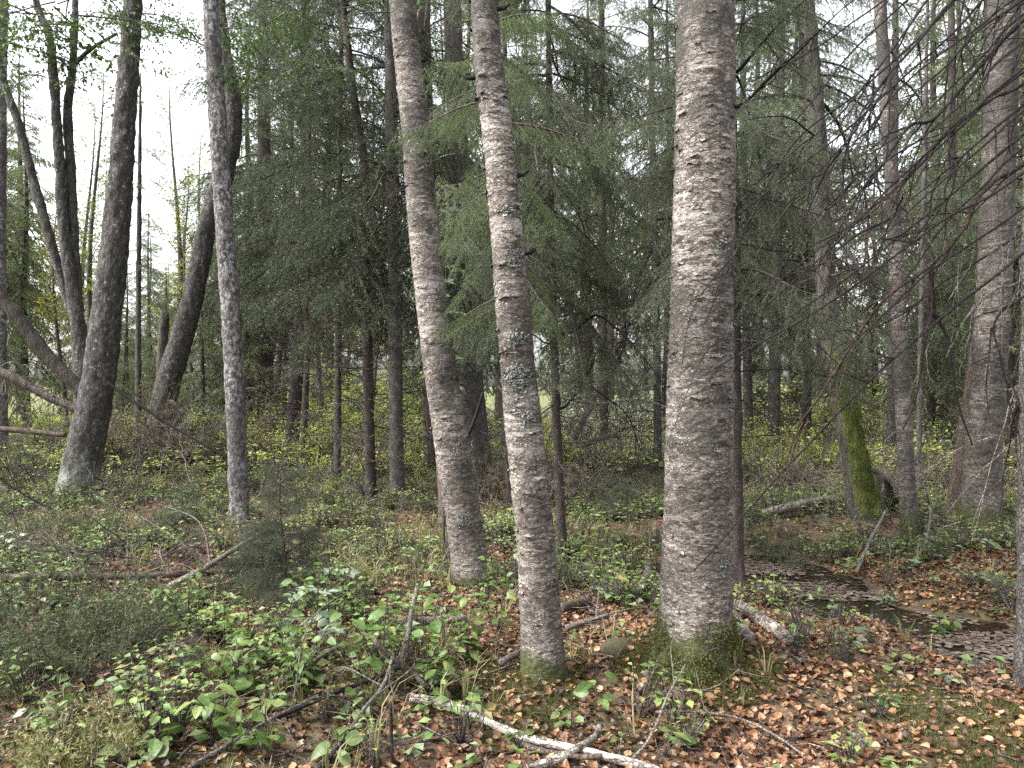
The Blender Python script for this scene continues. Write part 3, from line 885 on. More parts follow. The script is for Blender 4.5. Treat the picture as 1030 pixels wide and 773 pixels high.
TREES['T1'] = (rt, fr)
rt, fr = tree('T0', 'alder_tree', 'upright thin grey trunk cut by the left edge of the photo', 'tree',
    [(2, 470, 12), (0, 300, 11), (1, 130, 10), (3, 0, 9)], 'alder_pale', H=13, res=0.05, sides=18, flare=0.2, seed=36)

# --- the spruce stems in the middle
mids = [
 ('m1', 'dark thick spruce with a bushy foot, leftmost of the spruce stems', [(266, 445, 17), (267, 350, 16), (266, 200, 14), (265, 60, 11)], 'spruce', 15),
 ('m2', 'straight dark spruce stem with moss at its foot, leaning slightly right', [(292, 463, 14), (299, 370, 13), (304, 280, 12.5), (307, 150, 11), (307, 0, 9)], 'spruce', 14),
 ('m3', 'very thin spruce stem close beside a thicker dark one', [(305, 470, 6.5), (309, 350, 6), (311, 200, 5), (310, 60, 4)], 'spruce', 10),
 ('m4', 'thin knobbly spruce stem standing alone before the bright clearing', [(339, 490, 7.5), (340, 380, 7), (341, 250, 6), (342, 100, 5), (344, 0, 4)], 'spruce_grey', 10),
 ('m5', 'brown spruce stem kinked to the left near its top', [(373, 502, 11), (371, 420, 10.5), (369, 330, 10), (368, 230, 9), (366, 160, 8.5), (356, 100, 8), (349, 40, 7), (345, 0, 6.5)], 'spruce', 9),
 ('m6', 'straight grey spruce stem, rightmost before the leaning grey birch', [(400, 507, 15), (398, 400, 14), (397, 280, 13), (394, 150, 12.5), (392, 0, 11)], 'spruce_grey', 11),
 ('m7', 'faint leaning stem deep among the spruces', [(276, 430, 7), (281, 360, 6.5), (288, 290, 6), (292, 200, 5)], 'spruce', 12),
 ('m8', 'slim stem right beside the faint leaning one', [(285, 425, 5), (288, 340, 5), (287, 250, 4.5), (286, 120, 4)], 'spruce', 12),
 ('m9', 'dim grey-brown trunk hidden behind the leaning grey birch', [(436, 480, 20), (434, 350, 19), (430, 200, 17), (425, 0, 15)], 'spruce', 14),
 ('m10', 'rough brown trunk with a shaggy dark foot, between two pale birches', [(483, 493, 30), (477, 420, 25), (468, 300, 22), (460, 150, 20), (455, 0, 18)], 'spruce_grey', 14),
 ('m11', 'thin spruce stem right of the pinkish birch', [(566, 560, 9.5), (561, 450, 8.5), (557, 330, 8), (554, 200, 7), (552, 60, 6)], 'spruce', 7.5),
 ('m12', 'thin grey stem standing halfway between the two largest birches', [(662, 478, 8), (661, 400, 8), (660, 290, 7.5), (657, 180, 7), (655, 60, 6)], 'spruce_grey', 11),
 ('m13', 'dark straight spruce stem hugging the thickest birch on its right', [(741, 592, 17), (739, 480, 15.5), (738, 330, 14.5), (736, 180, 13), (733, 0, 11)], 'spruce', 9),
 ('m14', 'thin mossy stem just right of the dark straight spruce', [(753, 455, 9), (752, 380, 9), (750, 300, 8), (748, 150, 7)], 'spruce_grey', 12),
 ('m16', 'thin spruce tight behind the pinkish birch, its green sprigs reaching past both sides', [(545, 648, 9), (537, 540, 8.5), (527, 430, 8), (513, 260, 7), (501, 130, 6), (490, 0, 5)], 'spruce', 5.2),
 ('m17', 'spruce with full grey-green boughs standing back between the two largest birches', [(607, 462, 9), (607, 350, 8.5), (606, 200, 8), (605, 0, 6)], 'spruce', 11),
 ('m18', 'spruce with drooping boughs set back right of the thickest birch', [(812, 452, 9), (811, 350, 8.5), (808, 200, 8), (806, 0, 6)], 'spruce', 11),
 ('m19', 'bushy spruce with green boughs set back left of the thick old birch', [(955, 455, 9), (956, 350, 8.5), (957, 200, 8), (957, 0, 6)], 'spruce', 11),
 ('m15', 'slim dark stake-like stem between two pale birches', [(514, 512, 8), (510, 450, 7.5), (506, 360, 7), (504, 250, 6)], 'spruce', 6),
]
for i, (k, lab, pts, mat, H) in enumerate(mids):
    Yb = gp(pts[0][0], pts[0][1])[1]
    tree(k, 'spruce_tree', lab, 'tree', pts, mat, H=H, res=0.02 if Yb < 8 else 0.05, sides=28 if Yb < 8 else 16,
         flare=0.5 if k == 'm10' else 0.25, fh=0.15, lobes=3 + i % 3, amp=0.005, seed=40 + i)
# crowns and dead lower branches
def both(k, z0, z1, n, smax, smin, tpl, dz0, dz1, dn, ds, mats=SPM, seed=0, pitch=(0.0, 0.5), dmesh=None):
    rt, fr = TREES[k]
    if n: crown(rt, fr, tpl, mats, z0=z0, z1=z1, n=n, smax=smax, smin=smin, seed=seed, pitch=pitch)
    if dn: dead_twigs(rt, fr, dz0, dz1, dn, ds[0], ds[1], seed + 500, dmesh)
both('m1', 3.6, 13.5, 92, 1.9, 1.2, SP_MID, 0.8, 4.5, 60, (0.8, 1.9), seed=1, mats=[M['spruce'], M['needle_dark']])
both('m2', 3.6, 10.5, 74, 1.7, 1.1, SP_MID, 0.7, 4.2, 56, (0.6, 1.5), seed=2, mats=[M['spruce'], M['needle_dark']])
both('m3', 3.4, 9.8, 46, 1.1, 0.6, SP_MID, 0.6, 4.0, 36, (0.4, 1.0), seed=3, mats=[M['spruce'], M['needle_dark']])
both('m4', 3.0, 8.6, 50, 1.2, 0.8, SP_MID, 0.5, 3.6, 50, (0.5, 1.1), seed=4, mats=[M['spruce'], M['needle_dark']])
both('m5', 2.9, 8, 56, 1.2, 0.8, SP_MID, 0.6, 3.4, 44, (0.5, 1.1), seed=5, mats=[M['spruce'], M['needle_dark']])
both('m6', 2.9, 8, 56, 1.2, 0.8, SP_MID, 0.6, 3.6, 44, (0.5, 1.2), seed=6, mats=[M['spruce'], M['needle_dark']])
both('m7', 5.0, 12, 60, 1.5, 0.4, SP_MID, 1.0, 5.0, 14, (0.6, 1.4), seed=7)
both('m8', 4.0, 12, 50, 1.3, 0.4, SP_MID, 1.0, 4.0, 14, (0.6, 1.4), seed=8)
both('m9', 2.8, 9, 34, 1.4, 0.9, SP_MID, 0.6, 3.0, 16, (0.6, 1.2), seed=9, mats=[M['spruce'], M['needle_dark']])
both('m10', 2.6, 9, 44, 1.5, 0.9, SP_MID, 0.4, 3.0, 16, (0.5, 1.2), seed=10, mats=[M['spruce'], M['needle_dark']])
both('m11', 2.4, 6.0, 64, 1.15, 0.8, SP_HI, 0.4, 2.6, 30, (0.35, 0.8), [M['twig'], M['needle']], seed=11, pitch=(0.15, 0.6))
both('m12', 3.2, 9.5, 66, 1.5, 0.9, SP_MID, 0.5, 3.8, 50, (0.6, 1.4), seed=12)
both('m13', 2.2, 5.6, 42, 0.95, 0.8, SP_HI, 0.5, 3.5, 26, (0.4, 1.0), seed=13, dmesh=DARK_ME)
both('m14', 3.4, 11, 36, 1.5, 1.0, SP_MID, 0.5, 3.8, 34, (0.5, 1.2), seed=14)

both('m17', 4.3, 10.5, 58, 1.5, 0.8, SP_MID, 0.6, 4.4, 50, (0.6, 1.4), seed=17)
both('m18', 3.9, 10.5, 52, 1.4, 0.8, SP_MID, 0.6, 4.0, 54, (0.6, 1.4), seed=18)
both('m19', 2.7, 10.5, 40, 1.4, 0.6, SP_MID, 0.6, 3.0, 26, (0.6, 1.4), seed=19, mats=[M['spruce'], M['needle_fresh']])
both('m16', 2.0, 5.0, 24, 0.62, 0.3, SP_HI, 0.8, 2.2, 6, (0.2, 0.4), [M['twig'], M['needle_fresh']], seed=16, pitch=(0.0, 0.5))

# --- trunks on the right
rt, fr = tree('r1', 'mossy_tree', 'bent grey trunk with bright green moss on its lower half', 'tree',
    [(871, 527, 29), (864, 490, 25), (854, 430, 24), (842, 375, 23), (834, 330, 20), (829, 250, 18), (822, 130, 16), (812, 0, 14)], 'mossy', H=10,
    res=0.025, sides=40, flare=0.25, fh=0.2, lobes=4, amp=0.012, seed=61)
both('r1', 4.6, 7, 18, 1.4, 0.4, SP_MID, 1.7, 4.5, 44, (0.5, 1.3), seed=21)
rt, fr = tree('r2', 'birch_tree', 'thin brown-barked birch standing just right of the mossy trunk', 'tree',
    [(915, 543, 17), (912, 480, 16), (908, 400, 15), (902, 280, 14), (895, 150, 13), (885, 0, 11.5)], 'birch_far', H=9, res=0.02, sides=30, flare=0.2, amp=0.004, seed=63)
rt, fr = tree('r3', 'birch_tree', 'slim grey birch half hidden behind the thin brown-barked one', 'tree',
    [(924, 490, 5), (925, 400, 5), (928, 250, 4.5), (931, 100, 4), (933, 0, 3)], 'spruce_grey', H=13, res=0.04, sides=18, seed=65)
rt, fr = tree('r4', 'birch_tree', 'thick rough old birch with black hollows near its foot, at far right', 'tree',
    [(985, 530, 37), (988, 470, 33), (993, 400, 31), (999, 300, 31), (1004, 180, 30), (1008, 60, 29), (1010, 0, 28)], 'birch_far', H=13, res=0.02, sides=70,
    flare=0.16, fh=0.25, lobes=4, amp=0.008, kind='birch', seed=67, curls=70)
rt, fr = tree('r5', 'spruce_tree', 'smooth brown leaning stem in front of the thick rough old birch', 'tree',
    [(960, 513, 14), (968, 450, 13), (977, 390, 12), (986, 320, 11), (993, 250, 10)], 'brownwood', H=4.0, res=0.03, sides=18, seed=69)
rt, fr = tree('r6', 'spruce_tree', 'grey stem cut by the right edge of the photo beside dark water', 'tree',
    [(1036, 692, 26), (1036, 560, 23), (1037, 420, 21), (1039, 250, 19), (1042, 0, 17)], 'spruce_grey', H=6, res=0.015, sides=40, flare=0.15, seed=71, amp=0.004)
rt, fr = tree('r7', 'spruce_tree', 'dim slim stem at the back between mossy trunk and thin birch', 'tree',
    [(896, 470, 9), (897, 400, 9), (898, 250, 8), (900, 100, 7)], 'spruce_grey', H=13, res=0.05, sides=14, seed=73)
both('r7', 3.6, 11, 34, 1.6, 1.0, SP_MID, 0.5, 3.8, 36, (0.6, 1.2), seed=23)
rt, fr = tree('r8', 'spruce_tree', 'grey stem at the back left of the mossy trunk', 'tree',
    [(778, 458, 12), (779, 380, 12), (781, 250, 11), (785, 60, 9)], 'spruce_grey', H=13, res=0.05, sides=14, seed=74)
both('r8', 3.8, 11, 36, 1.7, 1.0, SP_MID, 0.5, 4.0, 40, (0.6, 1.2), seed=24)
rt, fr = tree('r9', 'spruce_tree', 'dark spruce with low sweeping boughs behind the old birch', 'tree',
    [(1012, 475, 14), (1013, 380, 13), (1014, 200, 12), (1015, 0, 10)], 'spruce', H=13, res=0.05, sides=14, seed=75)
both('r9', 2.5, 10, 40, 1.6, 0.9, SP_MID, 0.4, 2.8, 30, (0.6, 1.2), seed=25, mats=[M['spruce'], M['needle_fresh']])
rt, fr = tree('s1', 'spruce_tree', 'thin straight pole-like stem in the gap left of the curved trunk', 'tree',
    [(139, 470, 6), (139, 350, 5.5), (140, 220, 4.5), (141, 120, 3)], 'spruce_grey', H=7.5, res=0.06, sides=12, seed=77)
both('s1', 3.0, 7.4, 26, 0.6, 0.3, SP_MID, 1.0, 3.0, 10, (0.3, 0.7), seed=26)
rt, fr = tree('s2', 'broken_trunk', 'short broken dark trunk with a splintered top beside the curved trunk', 'snag',
    [(160, 450, 11), (162, 380, 10), (165, 330, 9), (166, 314, 8)], 'snag', H=0, res=0.04, sides=16, seed=79, Y0=15.5)

# ------------------------------------------------------------------ the near spruce on the right whose bare branches hang into view
rt = None
def near_bare_spruce():
    Y0, X0 = 3.1, 2.75
    z0 = gh1(X0, Y0)
    out = np.array([(X0, Y0, z0 - 0.05), (X0 + 0.02, Y0, 2.0), (X0 + 0.05, Y0 + 0.05, 4.2), (X0 + 0.05, Y0, 7.0)])
    g, fr = trunk_geo(out, np.array([0.10, 0.085, 0.07, 0.03]), 0.03, 30, 0.3, 0.15, 4, 0.005, seed=81)
    rt = empty('spruce_tree', (X0, Y0, z0), 'near spruce just outside the right edge, its bare dark branches hanging across the upper right', 'tree')
    o = np.array(rt.location)
    g.build('trunk', M['spruce'], rt, o)
    q = np.random.default_rng(5)
    lines = [   # pixel path, depth at the tip, width in px at the thick end, material
        ([(1030, 20), (988, 65), (940, 118), (915, 127), (885, 170), (868, 190), (840, 215)], 2.7, 6, 'darkwood'),
        ([(1030, 83), (1000, 98), (962, 124), (936, 150), (905, 185), (872, 218), (820, 245)], 2.9, 5.5, 'redwood'),
        ([(1030, 165), (1003, 181), (981, 203), (972, 226), (952, 252), (928, 274), (900, 292), (878, 315), (848, 362), (825, 398), (800, 432)], 2.8, 6, 'redwood'),
        ([(1030, 105), (1000, 130), (965, 160), (930, 190), (900, 215), (880, 232)], 2.5, 3.5, 'darkwood'),
        ([(1030, 280), (1006, 289), (986, 303), (970, 322)], 2.9, 5, 'deadwood'),
        ([(1030, 298), (1006, 314), (999, 334), (1008, 364), (1020, 394), (1027, 416)], 2.8, 4.5, 'darkwood'),
        ([(1030, 222), (1000, 222), (970, 228), (940, 236)], 3.0, 2.5, 'deadwood'),
        ([(1030, 238), (1005, 246), (985, 252), (960, 262)], 3.0, 2.5, 'deadwood'),
        ([(1030, 0), (985, 30), (950, 68), (915, 100), (880, 160), (850, 190)], 2.5, 3, 'darkwood'),
        ([(1030, -60), (960, 0), (925, 40), (890, 80), (862, 128), (828, 168), (790, 208)], 2.4, 4, 'darkwood'),
        ([(1030, -90), (950, -20), (905, 40), (850, 110), (800, 150), (770, 180)], 2.3, 3.5, 'darkwood'),
        ([(1030, 385), (1000, 392), (985, 396)], 3.1, 3, 'paletwig'),
        ([(1030, 437), (1008, 439), (996, 438)], 3.1, 3, 'paletwig'),
        ([(1030, -20), (992, -5), (965, 60), (955, 130), (958, 170)], 2.7, 2.5, 'darkwood'),
    ]
    for li, (pp, yt, w, mat) in enumerate(lines):
        n = len(pp)
        pts = [P(a, b, Y0 - 0.05 + (yt - Y0) * (i + 1) / n) for i, (a, b) in enumerate(pp)]
        st = np.array([X0, Y0, pts[0][2] + (X0 - pts[0][0]) * 0.75])
        pts = np.vstack([st, (st + pts[0]) / 2 + [0, 0, 0.02], pts])
        sp = smooth_path(pts, 0.02, 0.004, li)
        r0 = w / FPX * Y0 / 2
        g = G().add(*tube(sp, np.linspace(r0 * 1.15, r0 * 0.28, len(sp)) * (1 + 0.18 * np.sin(np.arange(len(sp)) * 1.3)), 8))
        fk = int(5 + len(sp) / 12)
        for k in range(fk):                         # side twigs, mostly hanging
            i = q.integers(len(sp) // 4, len(sp) - 1)
            dv = nrm(sp[min(i + 3, len(sp) - 1)] - sp[max(i - 3, 0)])
            if np.linalg.norm(dv) < 0.5: continue
            ln = 0.12 + 0.38 * q.random()
            d0 = nrm(dv * 0.8 + np.array([q.normal() * 0.4, q.normal() * 0.5, -0.55 + q.normal() * 0.45]))
            t = np.linspace(0, 1, 8)[:, None]
            tw = sp[i] + d0 * ln * t + np.array([0, 0, -1]) * ln * 0.35 * t ** 2 + q.normal(size=(8, 3)) * 0.004
            g.add(*tube(tw, np.linspace(min(r0 * 0.55, 0.0042), 0.0008, 8), 5, False))
            for m in range(q.integers(0, 3)):
                a = q.integers(2, 7); d2 = nrm(d0 + q.normal(size=3) * 0.6); l2 = ln * (0.2 + 0.3 * q.random())
                g.add(*tube(np.stack([tw[a], tw[a] + d2 * l2 * 0.5 + q.normal(size=3) * 0.006, tw[a] + d2 * l2]), np.array([0.0016, 0.0012, 0.0006]), 4, False))
        g.build('branch', M[mat], rt, o)
    # many thinner branches sweeping the same way
    for li in range(16):
        x1 = 1030; y1 = -120 + 24 * li + q.random() * 20
        L_ = 140 + 200 * q.random(); sl = 0.55 + 0.55 * q.random()
        pts = [P(x1 - L_ * t, y1 + L_ * sl * (t + 0.35 * t * t * (q.random() - 0.3)), 2.6 + 0.5 * q.random() * 0 + 0.25 * (li % 3) - 0.3 * t) for t in np.linspace(0, 1, 5)]
        st = np.array([X0, Y0, pts[0][2] + (X0 - pts[0][0]) * 0.7])
        sp = smooth_path(np.vstack([st, pts]), 0.02, 0.006, li + 40)
        g = G().add(*tube(sp, np.linspace(0.0075, 0.0022, len(sp)), 6))
        for k in range(6):
            i = q.integers(len(sp) // 4, len(sp) - 1)
            dv = nrm(sp[min(i + 3, len(sp) - 1)] - sp[max(i - 3, 0)]); ln = 0.12 + 0.4 * q.random()
            tw = smooth_path([sp[i], sp[i] + nrm(dv + q.normal(size=3) * 0.5) * ln * 0.5, sp[i] + nrm(dv + q.normal(size=3) * 0.5 + [0, 0, -0.3]) * ln], 0.04)
            g.add(*tube(tw, np.linspace(0.0026, 0.0008, len(tw)), 4, False))
        g.build('branch', M['darkwood'], rt, o)
    # the two hanging forks
    for pp in ([(937, 262), (938, 312), (930, 345), (925, 380), (918, 410), (908, 432)], [(938, 312), (953, 340), (959, 380), (965, 412), (978, 448)]):
        pts = [P(a, b, 2.95) for a, b in pp]
        sp = smooth_path(pts, 0.02, 0.003, 3)
        G().add(*tube(sp, np.linspace(0.008, 0.003, len(sp)), 7)).build('branch', M['darkwood'], rt, o)
    return rt
near_bare_spruce()

# bare arching branches on the dark spruce behind the thickest birch, and round the middle
def extra_branches(key, lines, Yd, mat):
    rt, fr = TREES[key]
    o = np.array(rt.location)
    q = np.random.default_rng(len(lines) + 3)
    for li, (pp, w) in enumerate(lines):
        pts = np.array([P(a, b, rt.location[1] + Yd * i / len(pp)) for i, (a, b) in enumerate(pp)])
        i0 = int(np.argmin(np.abs(fr[0][:, 2] - pts[0][2])))
        pts = np.vstack([fr[0][i0], pts])
        sp = smooth_path(pts, 0.03, 0.006, li)
        r0 = w / FPX * rt.location[1] / 2
        g = G().add(*tube(sp, np.linspace(r0, r0 * 0.3, len(sp)), 6))
        for k in range(int(len(sp) / 9)):
            i = q.integers(len(sp) // 5, len(sp) - 1)
            dv = nrm(sp[min(i + 3, len(sp) - 1)] - sp[max(i - 3, 0)])
            ln = 0.15 + 0.4 * q.random()
            tw = smooth_path([sp[i], sp[i] + nrm(dv + q.normal(size=3) * 0.5) * ln * 0.5, sp[i] + nrm(dv + q.normal(size=3) * 0.5) * ln + [0, 0, -0.05]], 0.04)
            g.add(*tube(tw, np.linspace(r0 * 0.5, 0.0012, len(tw)), 4, False))
        g.build('branch', M[mat], rt, o)
extra_branches('m13', [([(742, 72), (770, 40), (805, 5), (840, -30)], 4), ([(742, 112), (768, 85), (800, 55), (835, 20)], 3.5), ([(742, 78), (757, 130), (768, 180), (776, 215)], 3),
    ([(742, 200), (760, 232), (790, 262), (815, 275)], 2.5), ([(742, 270), (775, 300), (800, 345)], 2.5), ([(742, 470), (762, 478), (778, 500)], 3), ([(742, 400), (770, 420), (790, 450)], 2.2)], -0.8, 'darkwood')
extra_branches('m12', [([(655, 250), (640, 290), (630, 340), (615, 380)], 4), ([(657, 285), (690, 245), (720, 200)], 3)], -2.0, 'darkwood')
extra_branches('m11', [([(575, 335), (600, 318), (628, 338), (650, 362), (670, 390)], 3), ([(568, 410), (590, 380), (600, 355)], 2.5), ([(585, 385), (612, 402), (632, 420), (645, 455)], 2.5), ([(548, 345), (530, 335), (500, 345)], 2)], -0.6, 'darkwood')
extra_branches('B1', [([(432, 165), (445, 158), (458, 155)], 3), ([(412, 14), (370, 13), (335, 20)], 2.5), ([(425, 40), (428, 20), (431, -10)], 5)], -0.2, 'deadwood')

# ------------------------------------------------------------------ leafy crowns of the alders (their lower boughs hang into the top of the picture)
def alder_boughs(key, spots, mat='alder_leaf', tpl=LEAFY):
    rt, fr = TREES[key]
    g = G(); q = np.random.default_rng(len(spots))
    o = np.array(rt.location)
    for (px, py, Y, s, n) in spots:
        c = P(px, py, Y)
        for k in range(n):
            b = c + q.normal(size=3) * np.array([0.5, 0.5, 0.28]) * s
            bake(g, tpl[q.integers(0, len(tpl))], xf(b, q.random() * 6.28, 0.15 + q.normal() * 0.3, q.normal() * 0.3, s * (0.6 + 0.5 * q.random()))[None])
    g.build('crown', [M['twig'], M[mat]], rt, o, smooth=False)
alder_boughs('T1', [(60, 20, 12, 1.3, 9), (20, 50, 12, 1.2, 7), (105, 10, 12, 1.0, 5), (60, 60, 12.5, 0.8, 4), (10, 5, 11.5, 1.3, 8), (40, 90, 12.5, 0.7, 4), (95, 35, 12, 0.9, 5)])
alder_boughs('T2', [(150, -10, 9.5, 1.0, 5), (95, -5, 9.5, 0.9, 5), (165, 28, 10, 0.7, 4), (185, 5, 10, 0.8, 5), (90, 45, 10.5, 0.7, 3)])
alder_boughs('T5', [(180, 20, 8.4, 0.7, 3), (275, 10, 8.6, 0.9, 7), (250, 45, 8.8, 0.7, 4), (310, 35, 9, 0.8, 5), (190, 50, 8.6, 0.45, 3), (340, 15, 9, 0.9, 6), (360, 70, 9.4, 0.7, 4), (290, 75, 9.2, 0.7, 4)])
alder_boughs('T6', [(200, 20, 14, 1.2, 4), (255, 60, 14, 1.3, 6)])

# ------------------------------------------------------------------ the wall of forest behind
def far_spruce_mesh(h, seed, mats, n=150, wide=1.0, low=0.06):
    g = G(); q = np.random.default_rng(seed)
    zz = np.linspace(-0.1, h, 24)
    p = np.stack([0.06 * np.sin(zz * 0.7 + seed), 0.05 * np.cos(zz * 0.9), zz], -1)
    r = np.linspace(0.014 * h, 0.01, 24)
    tr = G().add(*tube(p, r, 10)).mesh('trunk', M['spruce'])
    spruce_crown(g, (p, r, None, None), h * low, h * 0.985, n, SP_FAR, smax=1.25 * wide, smin=0.18, seed=seed, pitch=(-0.1, 0.45), shape=0.9)
    return tr, g.mesh('crown', mats, smooth=False)
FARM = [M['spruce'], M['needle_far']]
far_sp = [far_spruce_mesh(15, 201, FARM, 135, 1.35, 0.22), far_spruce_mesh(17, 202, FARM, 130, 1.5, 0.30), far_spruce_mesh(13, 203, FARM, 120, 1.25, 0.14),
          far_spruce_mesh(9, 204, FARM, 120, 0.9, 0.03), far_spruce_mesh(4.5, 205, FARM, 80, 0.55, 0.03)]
def far_birch_mesh(h, seed, leafmat, n=34):
    g = G(); q = np.random.default_rng(seed)
    zz = np.linspace(-0.1, h, 24)
    p = np.stack([0.25 * np.sin(zz * 0.4 + seed), 0.15 * np.cos(zz * 0.5), zz], -1)
    r = np.linspace(0.011 * h, 0.01, 24)
    tr = G().add(*tube(p, r, 10)).mesh('trunk', M['birch_far'])
    spruce_crown(g, (p, r, None, None), h * 0.3, h * 0.98, n, LEAFY_FAR, smax=1.1, smin=0.5, seed=seed, pitch=(-0.9, -0.2))
    return tr, g.mesh('crown', [M['twig'], leafmat], smooth=False)
far_bi = [far_birch_mesh(12, 211, M['birch_leaf'], 62), far_birch_mesh(10, 212, M['yellow_leaf'], 70), far_birch_mesh(14, 213, M['birch_leaf'], 60)]
def far_tree(kind, idx, px, Y, s, label, group, name):
    x = (px - CX) / FPX * Y
    z = gh1(x, Y)
    q = random.random() * 6.28
    rt = empty(name, (x, Y, z), label, 'tree', group, q)
    rt.scale = (s, s, s)
    tr, cr = (far_sp if kind == 's' else far_bi)[idx]
    child('trunk', tr, rt); child('crown', cr, rt)
    return rt
# left: paler trees round the bright gap
far_tree('s', 3, 150, 34, 1.05, 'small pointed spruce with its tip against the white sky gap', None, 'spruce_tree')
far_tree('s', 3, 128, 30, 0.72, 'little spruce left of the pointed one in the sky gap', None, 'spruce_tree')
far_tree('b', 1, 190, 30, 0.95, 'yellowing birch behind the dark curved trunk', None, 'birch_tree')
far_tree('b', 0, 88, 32, 1.1, 'thin airy birch in pale leaf between the forked alder and stout trunk', None, 'birch_tree')
far_tree('b', 2, 185, 40, 0.95, 'tall wispy birch at the right edge of the white sky gap', None, 'birch_tree')
far_tree('b', 0, 96, 27, 1.05, 'airy pale birch filling the left side of the sky gap', None, 'birch_tree')
far_tree('b', 2, 176, 30, 1.0, 'airy pale birch filling the right side of the sky gap', None, 'birch_tree')
far_tree('b', 2, 105, 38, 0.9, 'pale birch behind the stout dark alder in the sky gap', None, 'birch_tree')
far_tree('b', 1, 165, 38, 0.7, 'low yellow-green birch beneath the white sky gap', None, 'birch_tree')
far_tree('b', 0, 205, 36, 1.1, 'sparse birch right behind the slender spotted trunk', None, 'birch_tree')
lab = 'one of the distant spruces crowding together in the green wall of forest'
grp = 'distant spruces in the wall of forest'
qs = random.Random(3)
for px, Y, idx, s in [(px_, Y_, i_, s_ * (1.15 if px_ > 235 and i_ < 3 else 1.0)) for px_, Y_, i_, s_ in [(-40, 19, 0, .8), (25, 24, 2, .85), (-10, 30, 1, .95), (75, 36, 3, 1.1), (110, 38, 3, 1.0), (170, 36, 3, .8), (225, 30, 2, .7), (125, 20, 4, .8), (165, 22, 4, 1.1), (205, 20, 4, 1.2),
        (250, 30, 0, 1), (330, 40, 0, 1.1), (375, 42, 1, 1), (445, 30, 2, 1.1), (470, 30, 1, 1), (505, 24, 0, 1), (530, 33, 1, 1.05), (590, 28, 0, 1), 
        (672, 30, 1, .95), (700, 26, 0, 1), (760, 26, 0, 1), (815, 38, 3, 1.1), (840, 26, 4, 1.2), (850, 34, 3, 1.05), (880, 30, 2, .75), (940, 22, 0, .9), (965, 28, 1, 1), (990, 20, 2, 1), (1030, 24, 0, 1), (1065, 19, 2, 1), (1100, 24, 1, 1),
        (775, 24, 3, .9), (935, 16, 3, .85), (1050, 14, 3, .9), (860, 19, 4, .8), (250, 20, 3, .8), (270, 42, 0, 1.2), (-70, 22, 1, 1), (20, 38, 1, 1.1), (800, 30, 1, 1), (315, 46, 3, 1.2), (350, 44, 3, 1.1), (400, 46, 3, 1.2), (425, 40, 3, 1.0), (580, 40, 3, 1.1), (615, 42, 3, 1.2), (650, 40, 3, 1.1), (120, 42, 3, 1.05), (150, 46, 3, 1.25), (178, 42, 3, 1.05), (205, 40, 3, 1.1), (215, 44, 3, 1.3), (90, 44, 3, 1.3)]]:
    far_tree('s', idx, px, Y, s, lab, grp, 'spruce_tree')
lab = 'one of the distant pale-leaved birches scattered through the far spruces'
grp = 'distant birches among the spruces'
for px, Y, idx, s in [(455, 24, 2, 1), (580, 30, 0, 1.1), (820, 24, 0, .9), (870, 36, 2, .9), (960, 26, 0, 1), (1000, 24, 2, 1), (325, 28, 0, 1.1), (380, 26, 1, .8), (60, 22, 1, .7), (610, 26, 2, 1)]:
    far_tree('b', idx, px, Y, s, lab, grp, 'birch_tree')

# ------------------------------------------------------------------ bushes
def bush_mesh(h, w, seed, leafmat, n=260, ls=0.06, wood='twig'):
    g = G(); q = np.random.default_rng(seed)
    for k in range(int(9 + 6 * q.random())):
        a = q.random() * 6.28
        e = np.array([math.cos(a) * w * 0.5 * q.random(), math.sin(a) * w * 0.5 * q.random(), h * (0.6 + 0.4 * q.random())])
        p = smooth_path([(0.04 * math.cos(a), 0.04 * math.sin(a), -0.03), e * np.array([0.4, 0.4, 0.5]), e], 0.08, 0.02, seed + k)
        g.add(*tube(p, np.linspace(0.008, 0.002, len(p)), 4, False), 0)
        for m in range(n // 12):
            t = 0.25 + 0.75 * q.random(); b = p[int(t * (len(p) - 1))] + q.normal(size=3) * 0.07 * w
            put_leaf(g, b, q.normal(size=3) * np.array([1, 1, 0.5]), ls * (0.6 + 0.8 * q.random()), q, True)
    return g.mesh('bush', [M[wood], M[leafmat]], smooth=False)
BR = [bush_mesh(1.3, 1.6, 300 + i, 'bush', 420, 0.075) for i in range(3)]
WI = [bush_mesh(1.2, 1.6, 310 + i, 'willow', 460, 0.05) for i in range(2)]
def put_mesh(mesh, name, px, Y, s, label, cat, group=None):
    o = bpy.data.objects.new(name, mesh); COL.objects.link(o)
    x = (px - CX) / FPX * Y
    o.location = (x, Y, gh1(x, Y)); o.rotation_euler = (0, 0, random.random() * 6.28); o.scale = (s, s, s)
    return tag(o, label, cat, group)
for px, Y, s in [(255, 16, 0.8), (322, 14, 0.8), (330, 18, 1.0), (352, 15, 0.7), (360, 20, 1.1), (385, 16, 0.8), (395, 22, 1.1), (415, 14, 0.7), (430, 18, 1.0), (310, 22, 1.2), (345, 25, 1.2), (283, 20, 1.0), (50, 19, 1.0), (130, 18, 0.8), (195, 19, 0.8), (300, 28, 1.4), (325, 30, 1.5), (350, 28, 1.4), (375, 31, 1.5), (400, 28, 1.4), (425, 30, 1.5), (275, 30, 1.5), (290, 17, 0.9), (370, 17.5, 0.9), (405, 18.5, 1.0), (445, 21, 1.1), (310, 33, 2.2), (345, 34, 2.3), (385, 34, 2.2), (415, 33, 2.2)]:
    put_mesh(BR[qs.randrange(3)], 'bush', px, Y, s, 'one of the bright yellow-green bushes in the clearing behind the dark stems', 'bush', 'bright bushes in the clearing')
